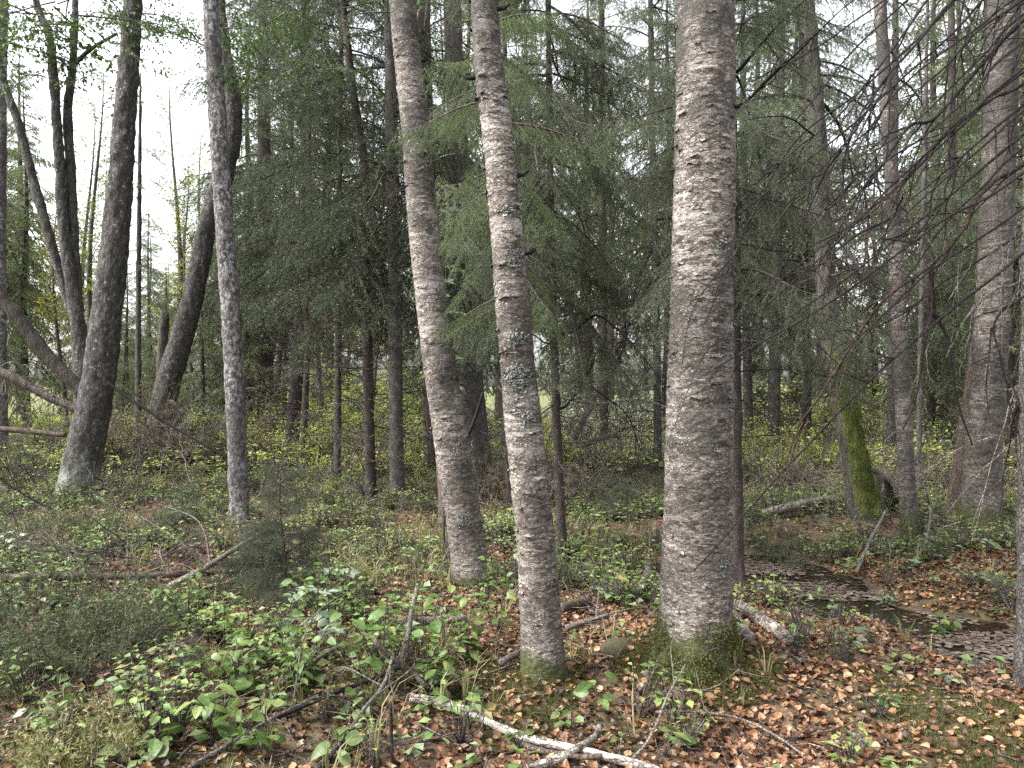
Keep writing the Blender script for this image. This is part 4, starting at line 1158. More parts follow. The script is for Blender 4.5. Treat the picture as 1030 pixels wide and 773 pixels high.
for px, Y, s in [(755, 19, 1.1), (785, 22, 1.4), (815, 19, 1.1), (835, 24, 1.6), (875, 20, 1.2), (900, 24, 1.6), (935, 19, 1.2), (965, 22, 1.5), (1005, 20, 1.3), (770, 27, 1.9), (860, 28, 2.0), (945, 28, 1.9), (720, 24, 1.5), (690, 27, 1.8)]:
    put_mesh(BR[qs.randrange(3)], 'bush', px, Y, s, 'one of the yellow-green bushes far back between the thickest birch and right edge', 'bush', 'bushes far back on the right')
for px, Y, s in [(575, 14, 0.95), (600, 13, 0.8), (630, 14.5, 1.0), (652, 13.2, 0.85), (615, 16, 1.1), (585, 17, 1.0), (685, 15, 0.9), (570, 24, 1.4), (600, 26, 1.5), (630, 25, 1.4), (655, 27, 1.5), (590, 20, 1.2), (640, 19, 1.2), (560, 28, 1.9), (610, 30, 2.2), (645, 30, 2.0)]:
    put_mesh(WI[qs.randrange(2)], 'bush', px, Y, s, 'one of the silvery-leaved bushes between the two largest birches', 'bush', 'silvery bushes between the birches')
for px, Y, s, lab in [(885, 11.5, 0.6, 'bright green bush between the mossy trunk and thin birch'), (780, 11, 0.55, 'low green bush right of the dark straight spruce'), (930, 13, 0.8, 'leafy bush behind the slim grey birch'), (760, 13.5, 0.8, 'bright low bush in the gap right of the thickest birch'), (815, 13, 0.7, 'bright bush behind the log left of the mossy trunk'), (1000, 14.5, 0.8, 'leafy bush behind the thick rough old birch')]:
    put_mesh(BR[qs.randrange(3)], 'bush', px, Y, s, lab, 'bush')

# young spruces and heathy low brush
def young_spruce(px, py, h, label, seed, mats=None, s=0.45, n=46, nm='young_spruce', pitch=(-0.2, 0.4)):
    b = gp(px, py)
    rt = empty(nm, (b[0], b[1], gh1(b[0], b[1])), label, 'sapling')
    z = np.linspace(-0.03, h, 14) + b[2]
    p = np.stack([b[0] + 0.02 * np.sin(z * 6), b[1] + 0 * z, z], -1)
    r = np.linspace(0.012, 0.003, 14)
    G().add(*tube(p, r, 7)).build('trunk', M['spruce'], rt, b)
    crown(rt, (p, r, None, None), SP_HI, mats or [M['spruce'], M['needle']], z0=b[2] + 0.06, z1=b[2] + h * 0.97, n=n, smax=s, smin=0.12, seed=seed, pitch=pitch)
young_spruce(284, 612, 1.0, 'dark soft young spruce between the slender spotted trunk and grey birch', 401, [M['spruce'], M['needle_dark']], s=0.32, n=60, pitch=(-0.55, 0.05))
young_spruce(262, 595, 0.55, 'small young spruce tight against a slightly taller one', 402, [M['spruce'], M['needle_dark']], s=0.36, n=44)
young_spruce(182, 545, 0.6, 'little spruce among grasses left of the slender spotted trunk', 403, s=0.4, n=30)
young_spruce(20, 490, 0.8, 'dull young spruce left of the stout dark alder', 404, s=0.5, n=34)
young_spruce(620, 520, 0.5, 'low green spruce seedling between the two largest birches', 405, [M['spruce'], M['needle_fresh']], s=0.45, n=26)
young_spruce(215, 480, 0.9, 'thin young spruce just behind the slender spotted trunk', 406, s=0.4, n=30)

def heath_shrub(px, py, h, w, label, seed, n=70, mat='heather'):
    b = gp(px, py); g = G(); q = np.random.default_rng(seed)
    for k in range(n):
        a = q.random() * 6.28; rr = w * math.sqrt(q.random()) * 0.5
        s0 = np.array([math.cos(a) * rr, math.sin(a) * rr, 0])
        s0[2] = gh1(b[0] + s0[0], b[1] + s0[1]) - gh1(b[0], b[1]) - 0.02
        ln = h * (0.3 + 0.9 * q.random() ** 1.5)
        e = s0 + np.array([math.cos(a) * 0.25 * ln + q.normal() * 0.1 * ln, math.sin(a) * 0.25 * ln + q.normal() * 0.1 * ln, ln])
        p = smooth_path([s0, (s0 + e) / 2 + q.normal(size=3) * 0.02, e], 0.06)
        g.add(*tube(p, np.linspace(0.0028, 0.001, len(p)), 3, False), 0)
        for i in range(len(p) // 4, len(p) - 1):
            needles(g, p[i], p[i + 1], 5, 0.026, 0.0075, q)
        for m in range(5):
            i = q.integers(len(p) // 3, len(p)); d2 = nrm(np.array([q.normal(), q.normal(), 0.9])) * (0.06 + 0.10 * q.random())
            needles(g, p[i], p[i] + d2, 12, 0.024, 0.0075, q)
    if mat == 'heather' and h > 0.3:
        for k in range(int(n / 7)):
            a = q.random() * 6.28; rr = w * 0.35 * q.random()
            bake(g, SP_MID[q.integers(0, 4)], xf((math.cos(a) * rr, math.sin(a) * rr, -0.02 + 0.1 * h * q.random()), a + q.normal() * 0.5, -0.5 - 0.7 * q.random(), q.normal() * 0.4, h * (0.5 + 0.5 * q.random()))[None])
    o = g.build('heath_shrub', [M['twig'], M[mat]], None, smooth=False)
    o.location = (b[0], b[1], gh1(b[0], b[1]))
    tag(o, label, 'shrub')
heath_shrub(30, 668, 0.48, 0.8, 'dark heathy shrub at the lower left edge below the fallen pole', 411, 70)
heath_shrub(95, 672, 0.45, 0.7, 'dark heathy shrub with drooping sprigs, right of the edge one', 412, 64)
heath_shrub(130, 640, 0.36, 0.6, 'brownish heathy shrub behind the two dark ones, under the fallen pole', 413, 50)
heath_shrub(20, 545, 0.3, 1.0, 'low grey-green shrub behind the fallen pole at the left edge', 414, 70)
heath_shrub(120, 540, 0.3, 1.1, 'low brush right of the stout dark alder, behind the fallen pole', 415, 90)
heath_shrub(40, 470, 0.5, 1.6, 'wide dull brush patch left of the stout dark alder', 416, 110)
heath_shrub(90, 760, 0.16, 0.5, 'short green sprigs in the bottom left corner', 417, 60, 'grass')
heath_shrub(545, 590, 0.2, 0.5, 'small brown-green shrub behind the pinkish birch', 418, 40)
heath_shrub(635, 500, 0.35, 0.9, 'brushy shrub left of the thickest birch', 419, 70)
heath_shrub(800, 560, 0.15, 0.8, 'low sprigs on the bank left of the dark water', 420, 50)
heath_shrub(690, 740, 0.10, 0.1, 'tiny sprig below the foot of the thickest birch', 421, 5, 'grass')

# ------------------------------------------------------------------ leafy saplings and herbs one can tell apart
def sapling(px, py, h, n, ls, label, seed, mat='sapling', lean=(0, 0), stems=1, name='sapling', lift=0.0, spread=0.5):
    b = gp(px, py)
    rt = empty(name, (b[0], b[1], gh1(b[0], b[1])), label, 'sapling' if name == 'sapling' else 'plant')
    q = np.random.default_rng(seed)
    st, lf = G(), G()
    for k in range(stems):
        a = q.random() * 6.28
        e = np.array([lean[0] + math.cos(a) * spread * h * (k > 0), lean[1] + math.sin(a) * spread * h * (k > 0), h * (0.7 + 0.3 * q.random() if k else 1)])
        p = smooth_path([(0, 0, -0.03), e * np.array([0.35, 0.35, 0.5]), e], 0.03, 0.008, seed + k)
        st.add(*tube(p, np.linspace(0.0045, 0.0014, len(p)), 5, False))
        for m in range(n):
            t = 0.25 + 0.75 * (m + 0.5) / n
            i = int(t * (len(p) - 1))
            a2 = m * 2.4 + q.random()
            d0 = np.array([math.cos(a2), math.sin(a2), 0.35 + 0.2 * q.normal()])
            pe = p[i] + nrm(d0) * 0.35 * ls
            st.add(*tube(np.stack([p[i], pe]), np.array([0.0013, 0.001]), 3, False))
            put_leaf(lf, pe, d0 * np.array([1, 1, 0.2]) + np.array([0, 0, -0.15]), ls * (0.65 + 0.5 * q.random()), q)
    st.build('stem', M['brownwood'], rt)
    lf.build('foliage', [M['sapling'], M[mat]], rt, smooth=False)
def pinnate(px, py, h, nleaf, label, seed, mat='rowan', ls=0.16, Y0=None, lean=(0, 0), name='rowan_sapling', lo=0.3):
    """stem with feather-like compound leaves"""
    b = gp(px, py)
    rt = empty(name, (b[0], b[1], gh1(b[0], b[1])), label, 'sapling')
    q = np.random.default_rng(seed); st, lf = G(), G()
    e = np.array([lean[0], lean[1], h])
    p = smooth_path([(0, 0, -0.03), e * np.array([0.3, 0.3, 0.5]), e], 0.04, 0.01, seed)
    st.add(*tube(p, np.linspace(0.006 * max(1, h), 0.002, len(p)), 5, False))
    for m in range(nleaf):
        t = lo + (1 - lo) * (m + 0.5) / nleaf
        i = int(t * (len(p) - 1)); a = m * 2.4 + q.random()
        d0 = nrm(np.array([math.cos(a), math.sin(a), 0.25]))
        ax = np.stack([p[i] + d0 * ls * u + np.array([0, 0, -0.35 * ls * u * u]) for u in np.linspace(0, 1, 7)])
        st.add(*tube(ax, np.linspace(0.0014, 0.0007, 7), 3, False))
        sd = nrm(np.cross(d0, [0, 0, 1.0]))
        for u in range(1, 7):
            for sgn in (-1, 1):
                put_leaf(lf, ax[u], sd * sgn + d0 * 0.35, ls * 0.34 * (0.8 + 0.3 * q.random()), q)
        put_leaf(lf, ax[6], d0, ls * 0.34, q)
    st.build('stem', M['brownwood'], rt)
    lf.build('foliage', [M['sapling'], M[mat]], rt, smooth=False)
pinnate(318, 668, 0.52, 6, 'grey-green rowan sapling with flat feathery leaves above the crossing sticks', 501, lean=(0.0, 0.1), ls=0.17)
pinnate(250, 672, 0.32, 5, 'green feathery-leaved sapling below the dark young spruce', 502, 'sapling', 0.15)
pinnate(285, 680, 0.30, 6, 'second feathery-leaved sapling nearer the crossing sticks', 503, 'sapling', 0.15)
pinnate(225, 655, 0.30, 5, 'leftmost feathery-leaved sapling under the diagonal brown stick', 504, 'sapling', 0.15)
pinnate(446, 575, 2.75, 9, 'tall spindly rowan with pale leaflets close behind the leaning grey birch', 505, lean=(-0.02, 0.4), ls=0.20, lo=0.55)
sapling(385, 690, 0.45, 13, 0.085, 'broad-leaved sapling with large green leaves in front of the leaning grey birch', 511, lean=(0.02, 0), stems=3)
sapling(470, 668, 0.42, 15, 0.075, 'bushy sapling with dark rounded leaves left of the pinkish birch', 512, stems=4)
sapling(425, 665, 0.5, 9, 0.09, 'sapling with leaves up its tall stem, just behind the crossing sticks', 513, stems=2)
sapling(268, 765, 0.30, 12, 0.085, 'sapling with big drooping leaves at the bottom left of centre', 514, stems=2)
sapling(215, 745, 0.26, 11, 0.08, 'light green sapling with upright leaves at the lower left', 515, stems=3)
sapling(160, 760, 0.18, 9, 0.075, 'low spreading leafy plant near the bottom left corner', 516, stems=3, mat='herb')
sapling(600, 716, 0.20, 6, 0.11, 'bright sapling with toothed leaves between the two largest birches, by the fallen birch branch', 517, stems=1)
sapling(575, 735, 0.12, 5, 0.06, 'small light green plant left of the bright sapling by the birch branch', 518, stems=2, mat='herb')
sapling(520, 610, 0.4, 8, 0.07, 'pale-leaved sapling touching the back of the pinkish birch', 519, stems=2, mat='rowan')
sapling(45, 735, 0.12, 6, 0.09, 'round-leaved low plant at the lower left edge', 520, stems=3, mat='rowan')
sapling(440, 745, 0.05, 5, 0.07, 'flat pale green leaf rosette below the fallen birch branch', 521, stems=1, mat='herb')
sapling(855, 650, 0.12, 6, 0.10, 'low plant with broad pale leaves at the near edge of the water', 522, stems=2, mat='rowan')
sapling(805, 640, 0.08, 5, 0.08, 'pale low plant beside the white birch logs', 523, stems=2, mat='rowan')
sapling(945, 612, 0.22, 9, 0.07, 'bright green plant on the far bank of the water', 524, stems=4)
sapling(985, 590, 0.12, 6, 0.07, 'grey-green plant on the far bank, right of the bright one', 525, stems=2, mat='rowan')
sapling(845, 585, 0.22, 5, 0.06, 'small fresh green plant rising beyond the water', 526, stems=2)
sapling(905, 665, 0.06, 5, 0.06, 'little pale plant at the near water edge, left of the right-edge stem', 527, stems=2, mat='herb')
sapling(890, 715, 0.10, 8, 0.045, 'dark green fine-leaved plant in the leaf litter at the lower right', 528, stems=4, mat='alder_leaf')
sapling(960, 690, 0.05, 5, 0.05, 'tiny pale plant in the leaf litter near the right edge', 529, stems=2, mat='rowan')
sapling(120, 455, 0.7, 12, 0.07, 'leafy shrub between the stout dark alder and the brush heap', 530, stems=6, mat='bush')
sapling(95, 480, 0.35, 8, 0.07, 'bright green low plant at the foot of the stout dark alder', 531, stems=5, mat='bush')
sapling(148, 572, 0.1, 4, 0.09, 'pair of glossy green leaves above the fallen pole', 532, stems=1)
sapling(195, 510, 0.35, 8, 0.06, 'green leafy plant left of the slender spotted trunk', 533, stems=5, mat='herb')
sapling(590, 570, 0.22, 6, 0.07, 'green plant behind the pinkish birch on its right', 534, stems=4)
sapling(650, 580, 0.2, 7, 0.06, 'dark green plant close left of the thickest birch', 535, stems=3)
sapling(700, 480, 0.2, 5, 0.06, 'leafy plant behind the thickest birch', 536, stems=3)
sapling(20, 565, 0.3, 10, 0.06, 'silvery pale plant at the left edge behind the fallen pole', 537, stems=6, mat='willow')
sapling(300, 700, 0.35, 12, 0.06, 'thicket of small-leaved green stems under the grey-green rowan sapling', 541, stems=7)
sapling(240, 700, 0.3, 11, 0.055, 'thicket of small-leaved green stems at the lower left, before the feathery-leaved saplings', 542, stems=7)
sapling(500, 640, 0.45, 12, 0.06, 'leafy green stems rising between the grey and the pinkish birch', 543, stems=4)
sapling(360, 630, 0.4, 11, 0.06, 'leafy green stems right of the grey-green rowan sapling', 544, stems=5)
sapling(170, 560, 0.35, 10, 0.05, 'small green bushy plant behind the fallen pole', 545, stems=7, mat='bilberry')
sapling(60, 520, 0.4, 10, 0.05, 'green bushy plant before the foot of the stout dark alder', 546, stems=7, mat='herb')
sapling(820, 615, 0.2, 9, 0.06, 'leafy plant standing in the middle of the wet hollow', 547, stems=5, mat='herb')
sapling(890, 610, 0.18, 9, 0.05, 'small plant on a wet leaf raft amid the dark water', 548, stems=5, mat='rowan')
sapling(330, 645, 0.55, 12, 0.065, 'tall leafy stems just behind the grey-green rowan sapling', 551, stems=5)
sapling(430, 700, 0.35, 12, 0.07, 'leafy sprouts growing through the crossing sticks', 552, stems=5)
sapling(190, 640, 0.4, 12, 0.055, 'leafy green shoots right of the dark heathy shrubs', 553, stems=7)
sapling(130, 720, 0.22, 10, 0.07, 'pale green leafy clump in front of the dark heathy shrubs', 554, stems=5, mat='herb')
sapling(490, 600, 0.3, 10, 0.055, 'leafy shoots at the foot of the leaning grey birch', 555, stems=5)
sapling(225, 560, 0.45, 12, 0.05, 'green bush at the foot of the slender spotted trunk', 556, stems=8)
sapling(360, 720, 0.14, 6, 0.07, 'small leafy plant among the dark crossing sticks', 538, stems=3, mat='herb')
sapling(340, 765, 0.10, 6, 0.09, 'leafy plant at the bottom edge left of centre', 539, stems=2, mat='herb')
sapling(795, 665, 0.05, 4, 0.06, 'round leaf plant in litter below the white birch logs', 540, stems=1, mat='rowan')

# ------------------------------------------------------------------ fallen logs, sticks
def ground_stick(pp, w0, w1, mat, label, name='fallen_branch', cat='branch', wob=0.006, twigs=0, Y=None, seed=0, sides=10, twigmat=None, res=0.03):
    pts = np.array([gp(a, b, l) if Y is None else P(a, b, Y + l) for a, b, l in pp])
    sp = smooth_path(pts, res, wob, seed)
    Ym = pts[:, 1].mean()
    r = np.linspace(w0, w1, len(sp)) / FPX * Ym / 2
    r = r * (1 + 0.12 * (fbm(np.stack([np.arange(len(sp)) * 0.35, np.zeros(len(sp)), np.full(len(sp), seed)], -1), 2, seed) - 0.5) * 2)
    g = G().add(*tube(sp, r, sides))
    q = np.random.default_rng(seed + 900)
    c = sp.mean(0)
    root = empty(name, c, label, cat)
    g.build('stem', M[mat], root, c)
    for k in range(twigs):
        i = q.integers(2, len(sp) - 2)
        dv = nrm(sp[min(i + 3, len(sp) - 1)] - sp[max(0, i - 3)])
        d0 = nrm(dv * 0.4 + q.normal(size=3) * np.array([0.6, 0.6, 0.8]))
        ln = 0.22 + 0.6 * q.random()
        tw = smooth_path([sp[i], sp[i] + d0 * ln * 0.5 + q.normal(size=3) * 0.02, sp[i] + nrm(d0 + q.normal(size=3) * 0.3) * ln + [0, 0, -0.1 * ln]], 0.03, 0.004, k)
        gg = G().add(*tube(tw, np.linspace(min(0.0085, r[i] * 0.5), 0.002, len(tw)), 5, False))
        for m in range(2):
            a = q.integers(1, len(tw) - 1); d2 = nrm(d0 + q.normal(size=3) * 0.7) * ln * 0.4
            gg.add(*tube(np.stack([tw[a], tw[a] + d2]), np.array([0.002, 0.0008]), 4, False))
        gg.build('twig', M[twigmat or mat], root, c)
    return root
gs = ground_stick
gs([(413, 702, .05), (440, 707, .05), (470, 717, .04), (505, 733, .03), (545, 747, .03), (590, 757, .03), (625, 765, .03), (668, 777, .03)], 9, 8, 'whitebirch', 'long pale birch branch lying across the bottom centre', seed=1, wob=0.008, res=0.02, sides=16)
gs([(522, 748, .03), (545, 756, .03), (585, 762, .04), (605, 760, .05)], 6, 5, 'brownwood', 'reddish brown stick alongside the long pale birch branch', seed=2)
gs([(530, 772, .03), (552, 768, .03), (575, 757, .04), (598, 742, .06), (603, 730, .08)], 9, 7, 'whitebirch', 'short thick birch piece crossing the long pale branch', seed=3)
gs([(742, 608, .05), (764, 622, .05), (792, 642, .05)], 13, 12, 'whitebirch', 'white birch log with black bands right of the thickest birch', 'fallen_log', 'log', 0.003, seed=4, sides=20)
gs([(733, 612, .05), (743, 628, .05), (752, 641, .05)], 12, 11, 'whitebirch', 'shorter white birch log tucked against the thickest birch', 'fallen_log', 'log', 0.003, seed=5, sides=20)
gs([(-30, 583, .16), (40, 581, .16), (110, 580, .15), (180, 578, .13), (235, 575, .10)], 9, 6, 'brownwood', 'straight brown pole lying level across the left side', 'fallen_log', 'log', 0.008, twigs=20, seed=6, twigmat='paletwig')
gs([(142, 607, .02), (170, 590, .12), (205, 572, .25), (240, 550, .33), (266, 535, .40)], 7, 4, 'paletwig', 'diagonal pale brown stick crossing the fallen pole', twigs=4, seed=7, twigmat='paletwig')
gs([(265, 702, .03), (280, 690, .04), (312, 668, .06), (346, 648, .08)], 6, 4, 'deadwood', 'grey stick pair half buried left of the crossing sticks', seed=8, wob=0.01)
gs([(278, 722, .05), (330, 700, .08), (395, 676, .10), (450, 655, .14)], 5, 3, 'darkwood', 'long dark thin stick running up right below the saplings', twigs=3, seed=9)
gs([(318, 772, .02), (345, 745, .05), (365, 715, .1), (385, 690, .16), (395, 660, .28)], 5, 3.5, 'deadwood', 'bent grey stick rising from the bottom edge towards the sapling', twigs=2, seed=10)
gs([(376, 642, .30), (392, 660, .22), (412, 675, .14), (430, 692, .08)], 6.5, 5, 'brownwood', 'stubby broken brown branch slanting down among sapling leaves', seed=11)
gs([(395, 775, .0), (394, 740, .10), (393, 708, .22)], 4, 3, 'darkwood', 'thin dark stick standing upright at the bottom centre left', seed=12)
gs([(402, 668, .05), (410, 640, .14), (414, 615, .24), (421, 588, .36)], 6, 5, 'deadwood', 'grey upright broken stick in front of the leaning grey birch', seed=13)
gs([(388, 629, .06), (425, 625, .06), (468, 622, .06)], 10, 8, 'paletwig', 'pale barkless log piece behind the saplings', 'fallen_log', 'log', 0.004, seed=14)
gs([(190, 772, .02), (235, 745, .04), (275, 722, .06), (320, 700, .08)], 5, 3, 'deadwood', 'thin stick crossing low leaves at bottom left', twigs=3, seed=15)
gs([(502, 668, .05), (515, 660, .06), (530, 652, .06)], 7, 6, 'deadwood', 'stub of grey wood leaning on the foot of the pinkish birch', seed=16)
gs([(564, 612, .04), (578, 608, .05), (592, 604, .05)], 10, 8, 'brownwood', 'short rotten wood chunk right of the pinkish birch', seed=17)
gs([(570, 632, .03), (588, 626, .05), (612, 620, .05)], 6, 5, 'paletwig', 'pale crooked stick right of the pinkish birch', twigs=2, seed=18)
gs([(660, 716, .05), (700, 716, .07), (740, 722, .06), (775, 738, .04), (810, 760, .02)], 3.4, 2, 'paletwig', 'thin curving pale twig below the thickest birch', seed=19)
gs([(630, 770, .02), (650, 748, .08), (662, 725, .14), (672, 700, .2), (690, 668, .3)], 3.4, 1.6, 'paletwig', 'thin pale sprig rising in front of the thickest birch', twigs=3, seed=20)
gs([(765, 740, .02), (800, 742, .02), (835, 735, .03), (870, 722, .03)], 3, 1.6, 'brownwood', 'thin twig lying on leaf litter at the lower right', twigs=2, seed=21)
gs([(768, 517, .05), (800, 509, .08), (830, 503, .12), (856, 500, .12)], 9, 7, 'paletwig', 'pale brown log lying left of the mossy trunk', 'fallen_log', 'log', 0.006, seed=22)
gs([(868, 468, .0), (893, 482, .0), (918, 508, -.1), (945, 525, -.2), (962, 545, -.5)], 8, 5, 'paletwig', 'forked pale branch hanging between mossy trunk and thin birch', twigs=5, Y=8.9, seed=23)
gs([(885, 478, 0), (884, 500, 0), (893, 520, 0)], 6.5, 4, 'paletwig', 'short pale stick leaning right of the mossy trunk', Y=8.8, seed=24)
gs([(893, 480, 0), (896, 500, .05), (900, 530, .05)], 9, 10, 'snag', 'dark splintered stub just right of the mossy trunk', Y=8.95, seed=25)
gs([(862, 575, .03), (875, 545, .12), (890, 515, .3)], 3.5, 2.5, 'paletwig', 'thin pale stick propped in front of the mossy trunk', seed=26)
gs([(918, 572, .02), (932, 540, .15), (936, 515, .3), (932, 495, .42)], 3, 2, 'deadwood', 'curved grey twig arching by the foot of the thin birch', seed=27)
gs([(-20, 366, 0), (20, 384, 0), (50, 400, 0), (90, 418, 0)], 10, 8, 'snag', 'grey fallen trunk bristling with dead twigs behind the stout alder', 'fallen_log', 'log', 0.02, twigs=34, Y=12.2, seed=28, twigmat='paletwig')
gs([(-10, 431, 0), (25, 434, 0), (66, 438, 0)], 6, 5, 'brownwood', 'short level log at the left edge under the bristling trunk', 'fallen_log', 'log', 0.01, twigs=3, Y=12, seed=29)
gs([(-15, 278, 0), (20, 322, 0), (50, 360, 0), (86, 398, 0), (100, 420, .1)], 11, 14, 'snag_dark', 'barkless brown dead trunk leaning against the stout dark alder', 'fallen_log', 'log', 0.004, Y=11.0, seed=30, sides=16)
gs([(108, 385, 0), (140, 408, 0), (185, 436, 0), (230, 461, 0)], 2.8, 2.4, 'darkwood', 'thin straight pole slanting from stout alder to slender trunk', 'fallen_pole', 'pole', 0.006, Y=9.6, seed=31)
gs([(650, 285, 0), (625, 340, 0), (600, 395, 0), (578, 442, 0)], 4.5, 6, 'deadwood', 'slanting dead pole among the silvery bushes', 'leaning_pole', 'pole', 0.02, Y=13, seed=32)
gs([(585, 450, 0), (600, 443, 0), (620, 436, 0)], 5, 6, 'snag', 'short dark log below the silvery bushes', 'fallen_log', 'log', 0.01, Y=11.5, seed=33)
gs([(562, 400, 0), (600, 406, 0), (640, 402, 0), (672, 410, 0)], 3, 2, 'paletwig', 'arching pale branch over the silvery bushes', twigs=4, Y=11, seed=34)
gs([(446, 528, .0), (444, 495, .5), (441, 460, .9)], 9, 6, 'brownwood', 'brown stake-like snag leaning on the left of the grey birch', 'broken_trunk', 'snag', 0.006, Y=8.2, seed=35)
gs([(575, 512, .05), (610, 497, .1), (640, 480, .2)], 3.4, 2, 'brownwood', 'thin brown branch on the ground between the two largest birches', twigs=6, seed=36)
gs([(655, 565, .1), (648, 585, .1), (640, 602, .02)], 7, 8, 'deadwood', 'leaning grey stub close left of the thickest birch', seed=37)
gs([(765, 480, .2), (790, 478, .2), (815, 476, .2), (850, 474, .2)], 3, 3, 'paletwig', 'thin level pole in the brush left of the mossy trunk', twigs=5, seed=38)
gs([(470, 440, 0), (478, 420, 0), (486, 395, 0)], 4, 3, 'darkwood', 'short dark upright branch between the leaning and pinkish birches', Y=6.6, seed=39)
gs([(345, 552, .03), (380, 553, .04), (408, 558, .03)], 5, 4, 'brownwood', 'short brown stick lying left of the leaning grey birch', seed=40)

# heap of dead brush round the foot of the curved trunk and other tangles
def brush_heap(px, py, w, h, n, label, seed, mat='brownwood', Yoff=0):
    b = gp(px, py); g = G(); q = np.random.default_rng(seed)
    for k in range(n):
        a = q.random() * 6.28; rr = w * 0.5 * math.sqrt(q.random())
        s = (0.35 + 0.6 * q.random()) * min(1.15, w)
        loc = np.array([math.cos(a) * rr, math.sin(a) * rr * 0.6, h * (1 - rr / (w * 0.55)) * q.random()])
        T_ = DEAD_FAR if b[1] > 9 else DEAD
        bake(g, T_[q.integers(0, len(T_))], xf(loc, q.random() * 6.28, 0.55 - q.random() * 1.3, q.random() * 6.28, s)[None])
        if b[1] > 9:
            for m in range(3):
                c0 = loc + q.normal(size=3) * np.array([0.25, 0.2, 0.12])
                needles(g, c0, c0 + q.normal(size=3) * 0.3, 60, 0.06, 0.007, q, 1)
    o = g.build('brush_heap', [M[mat], M['needle_dry']], None, smooth=False)
    o.location = (b[0], b[1] + Yoff, gh1(b[0], b[1] + Yoff))
    tag(o, label, 'brush heap')
brush_heap(150, 478, 1.7, 1.7, 130, 'tall heap of brown dead brush round the foot of the curved trunk', 601, 'twig')
brush_heap(232, 470, 1.8, 1.1, 50, 'brown brush tangle behind the slender spotted trunk', 602)
brush_heap(30, 462, 2.2, 0.9, 50, 'pale dead brush tangle left of the stout dark alder', 603, 'deadwood')
brush_heap(265, 452, 1.6, 0.8, 40, 'bushy dark brush at the foot of the leftmost spruce stem', 604)
brush_heap(480, 505, 0.7, 0.7, 26, 'shaggy brush round the foot of the rough brown trunk', 605)
brush_heap(120, 570, 1.2, 0.22, 26, 'flat tangle of thin dead twigs by the fallen pole', 606, 'twig')
brush_heap(215, 590, 0.8, 0.25, 18, 'dead twig tangle under the diagonal pale brown stick', 607, 'twig')
brush_heap(560, 505, 1.0, 0.25, 22, 'low pile of dead sticks right of the pinkish birch', 608, 'twig')
brush_heap(820, 500, 1.4, 0.4, 26, 'sprawling dead brush left of the mossy trunk', 609, 'twig')
brush_heap(940, 500, 1.6, 0.5, 26, 'dead brush between the thin birch and thick old birch', 610, 'twig')
brush_heap(400, 700, 0.45, 0.14, 16, 'dark twiggy tangle among the crossing sticks', 611, 'darkwood')
brush_heap(1020, 480, 1.2, 0.8, 30, 'reddish brown brush behind the thick old birch at right edge', 612)
brush_heap(600, 745, 0.3, 0.10, 10, 'fine dark twigs tangled by the fallen birch branch', 613, 'darkwood')

def rock():
    b = gp(622, 655)
    n = 24
    th, ph = np.meshgrid(np.linspace(0, 2 * np.pi, n, endpoint=False), np.linspace(0.02, np.pi - 0.02, n // 2), indexing='ij')
    V = np.stack([np.cos(th) * np.sin(ph), np.sin(th) * np.sin(ph), np.cos(ph)], -1).reshape(-1, 3)
    V = V * (0.75 + 0.5 * fbm(V * 1.6 + 5, 3, 2))[:, None] * np.array([0.10, 0.085, 0.06])
    T = []
    m = n // 2
    for i in range(n):
        for j in range(m - 1):
            a, c = i * m + j, ((i + 1) % n) * m + j
            T += [(a, a + 1, c + 1), (a, c + 1, c)]
    o = G().add(V, T).build('rock', M['stone'])
    o.location = (b[0], b[1], b[2] + 0.01)
    tag(o, 'rounded mossy lump of stone between the two largest birches', 'rock')
rock()

# ------------------------------------------------------------------ ground cover (nobody could count it)
def scatter(n, y0, y1, dens, seed, xmarg=1.0):
    q = np.random.default_rng(seed)
    out = []
    tot = 0
    while tot < n:
        k = n * 3
        y = np.sqrt(q.random(k) * (y1 ** 2 - y0 ** 2) + y0 ** 2)
        x = (q.random(k) * 2 - 1) * (0.70 * y + xmarg)
        ok = q.random(k) < dens(x, y)
        out.append(np.stack([x, y], -1)[ok]); tot += ok.sum()
        if len(out) > 40: break
    return np.concatenate(out)[:n]

def mats_at(xy, s, tilt, lift, seed):
    """random transforms standing on the ground"""
    q = np.random.default_rng(seed)
    n = len(xy)
    a = q.random(n) * 2 * np.pi
    tx, ty = q.normal(size=n) * tilt, q.normal(size=n) * tilt
    ca, sa = np.cos(a), np.sin(a)
    Z = nrm(np.stack([tx, ty, np.ones(n)], -1))
    X = np.stack([ca, sa, np.zeros(n)], -1)
    X = nrm(X - Z * (X * Z).sum(-1, keepdims=True)); Yv = np.cross(Z, X)
    A = np.zeros((n, 4, 4)); A[:, 3, 3] = 1
    sc = (s[0] + (s[1] - s[0]) * q.random(n))[:, None]
    A[:, :3, 0] = X * sc; A[:, :3, 1] = Yv * sc; A[:, :3, 2] = Z * sc
    A[:, 0, 3] = xy[:, 0]; A[:, 1, 3] = xy[:, 1]
    A[:, 2, 3] = gh(xy[:, 0], xy[:, 1]) + lift * q.random(n)
    return A

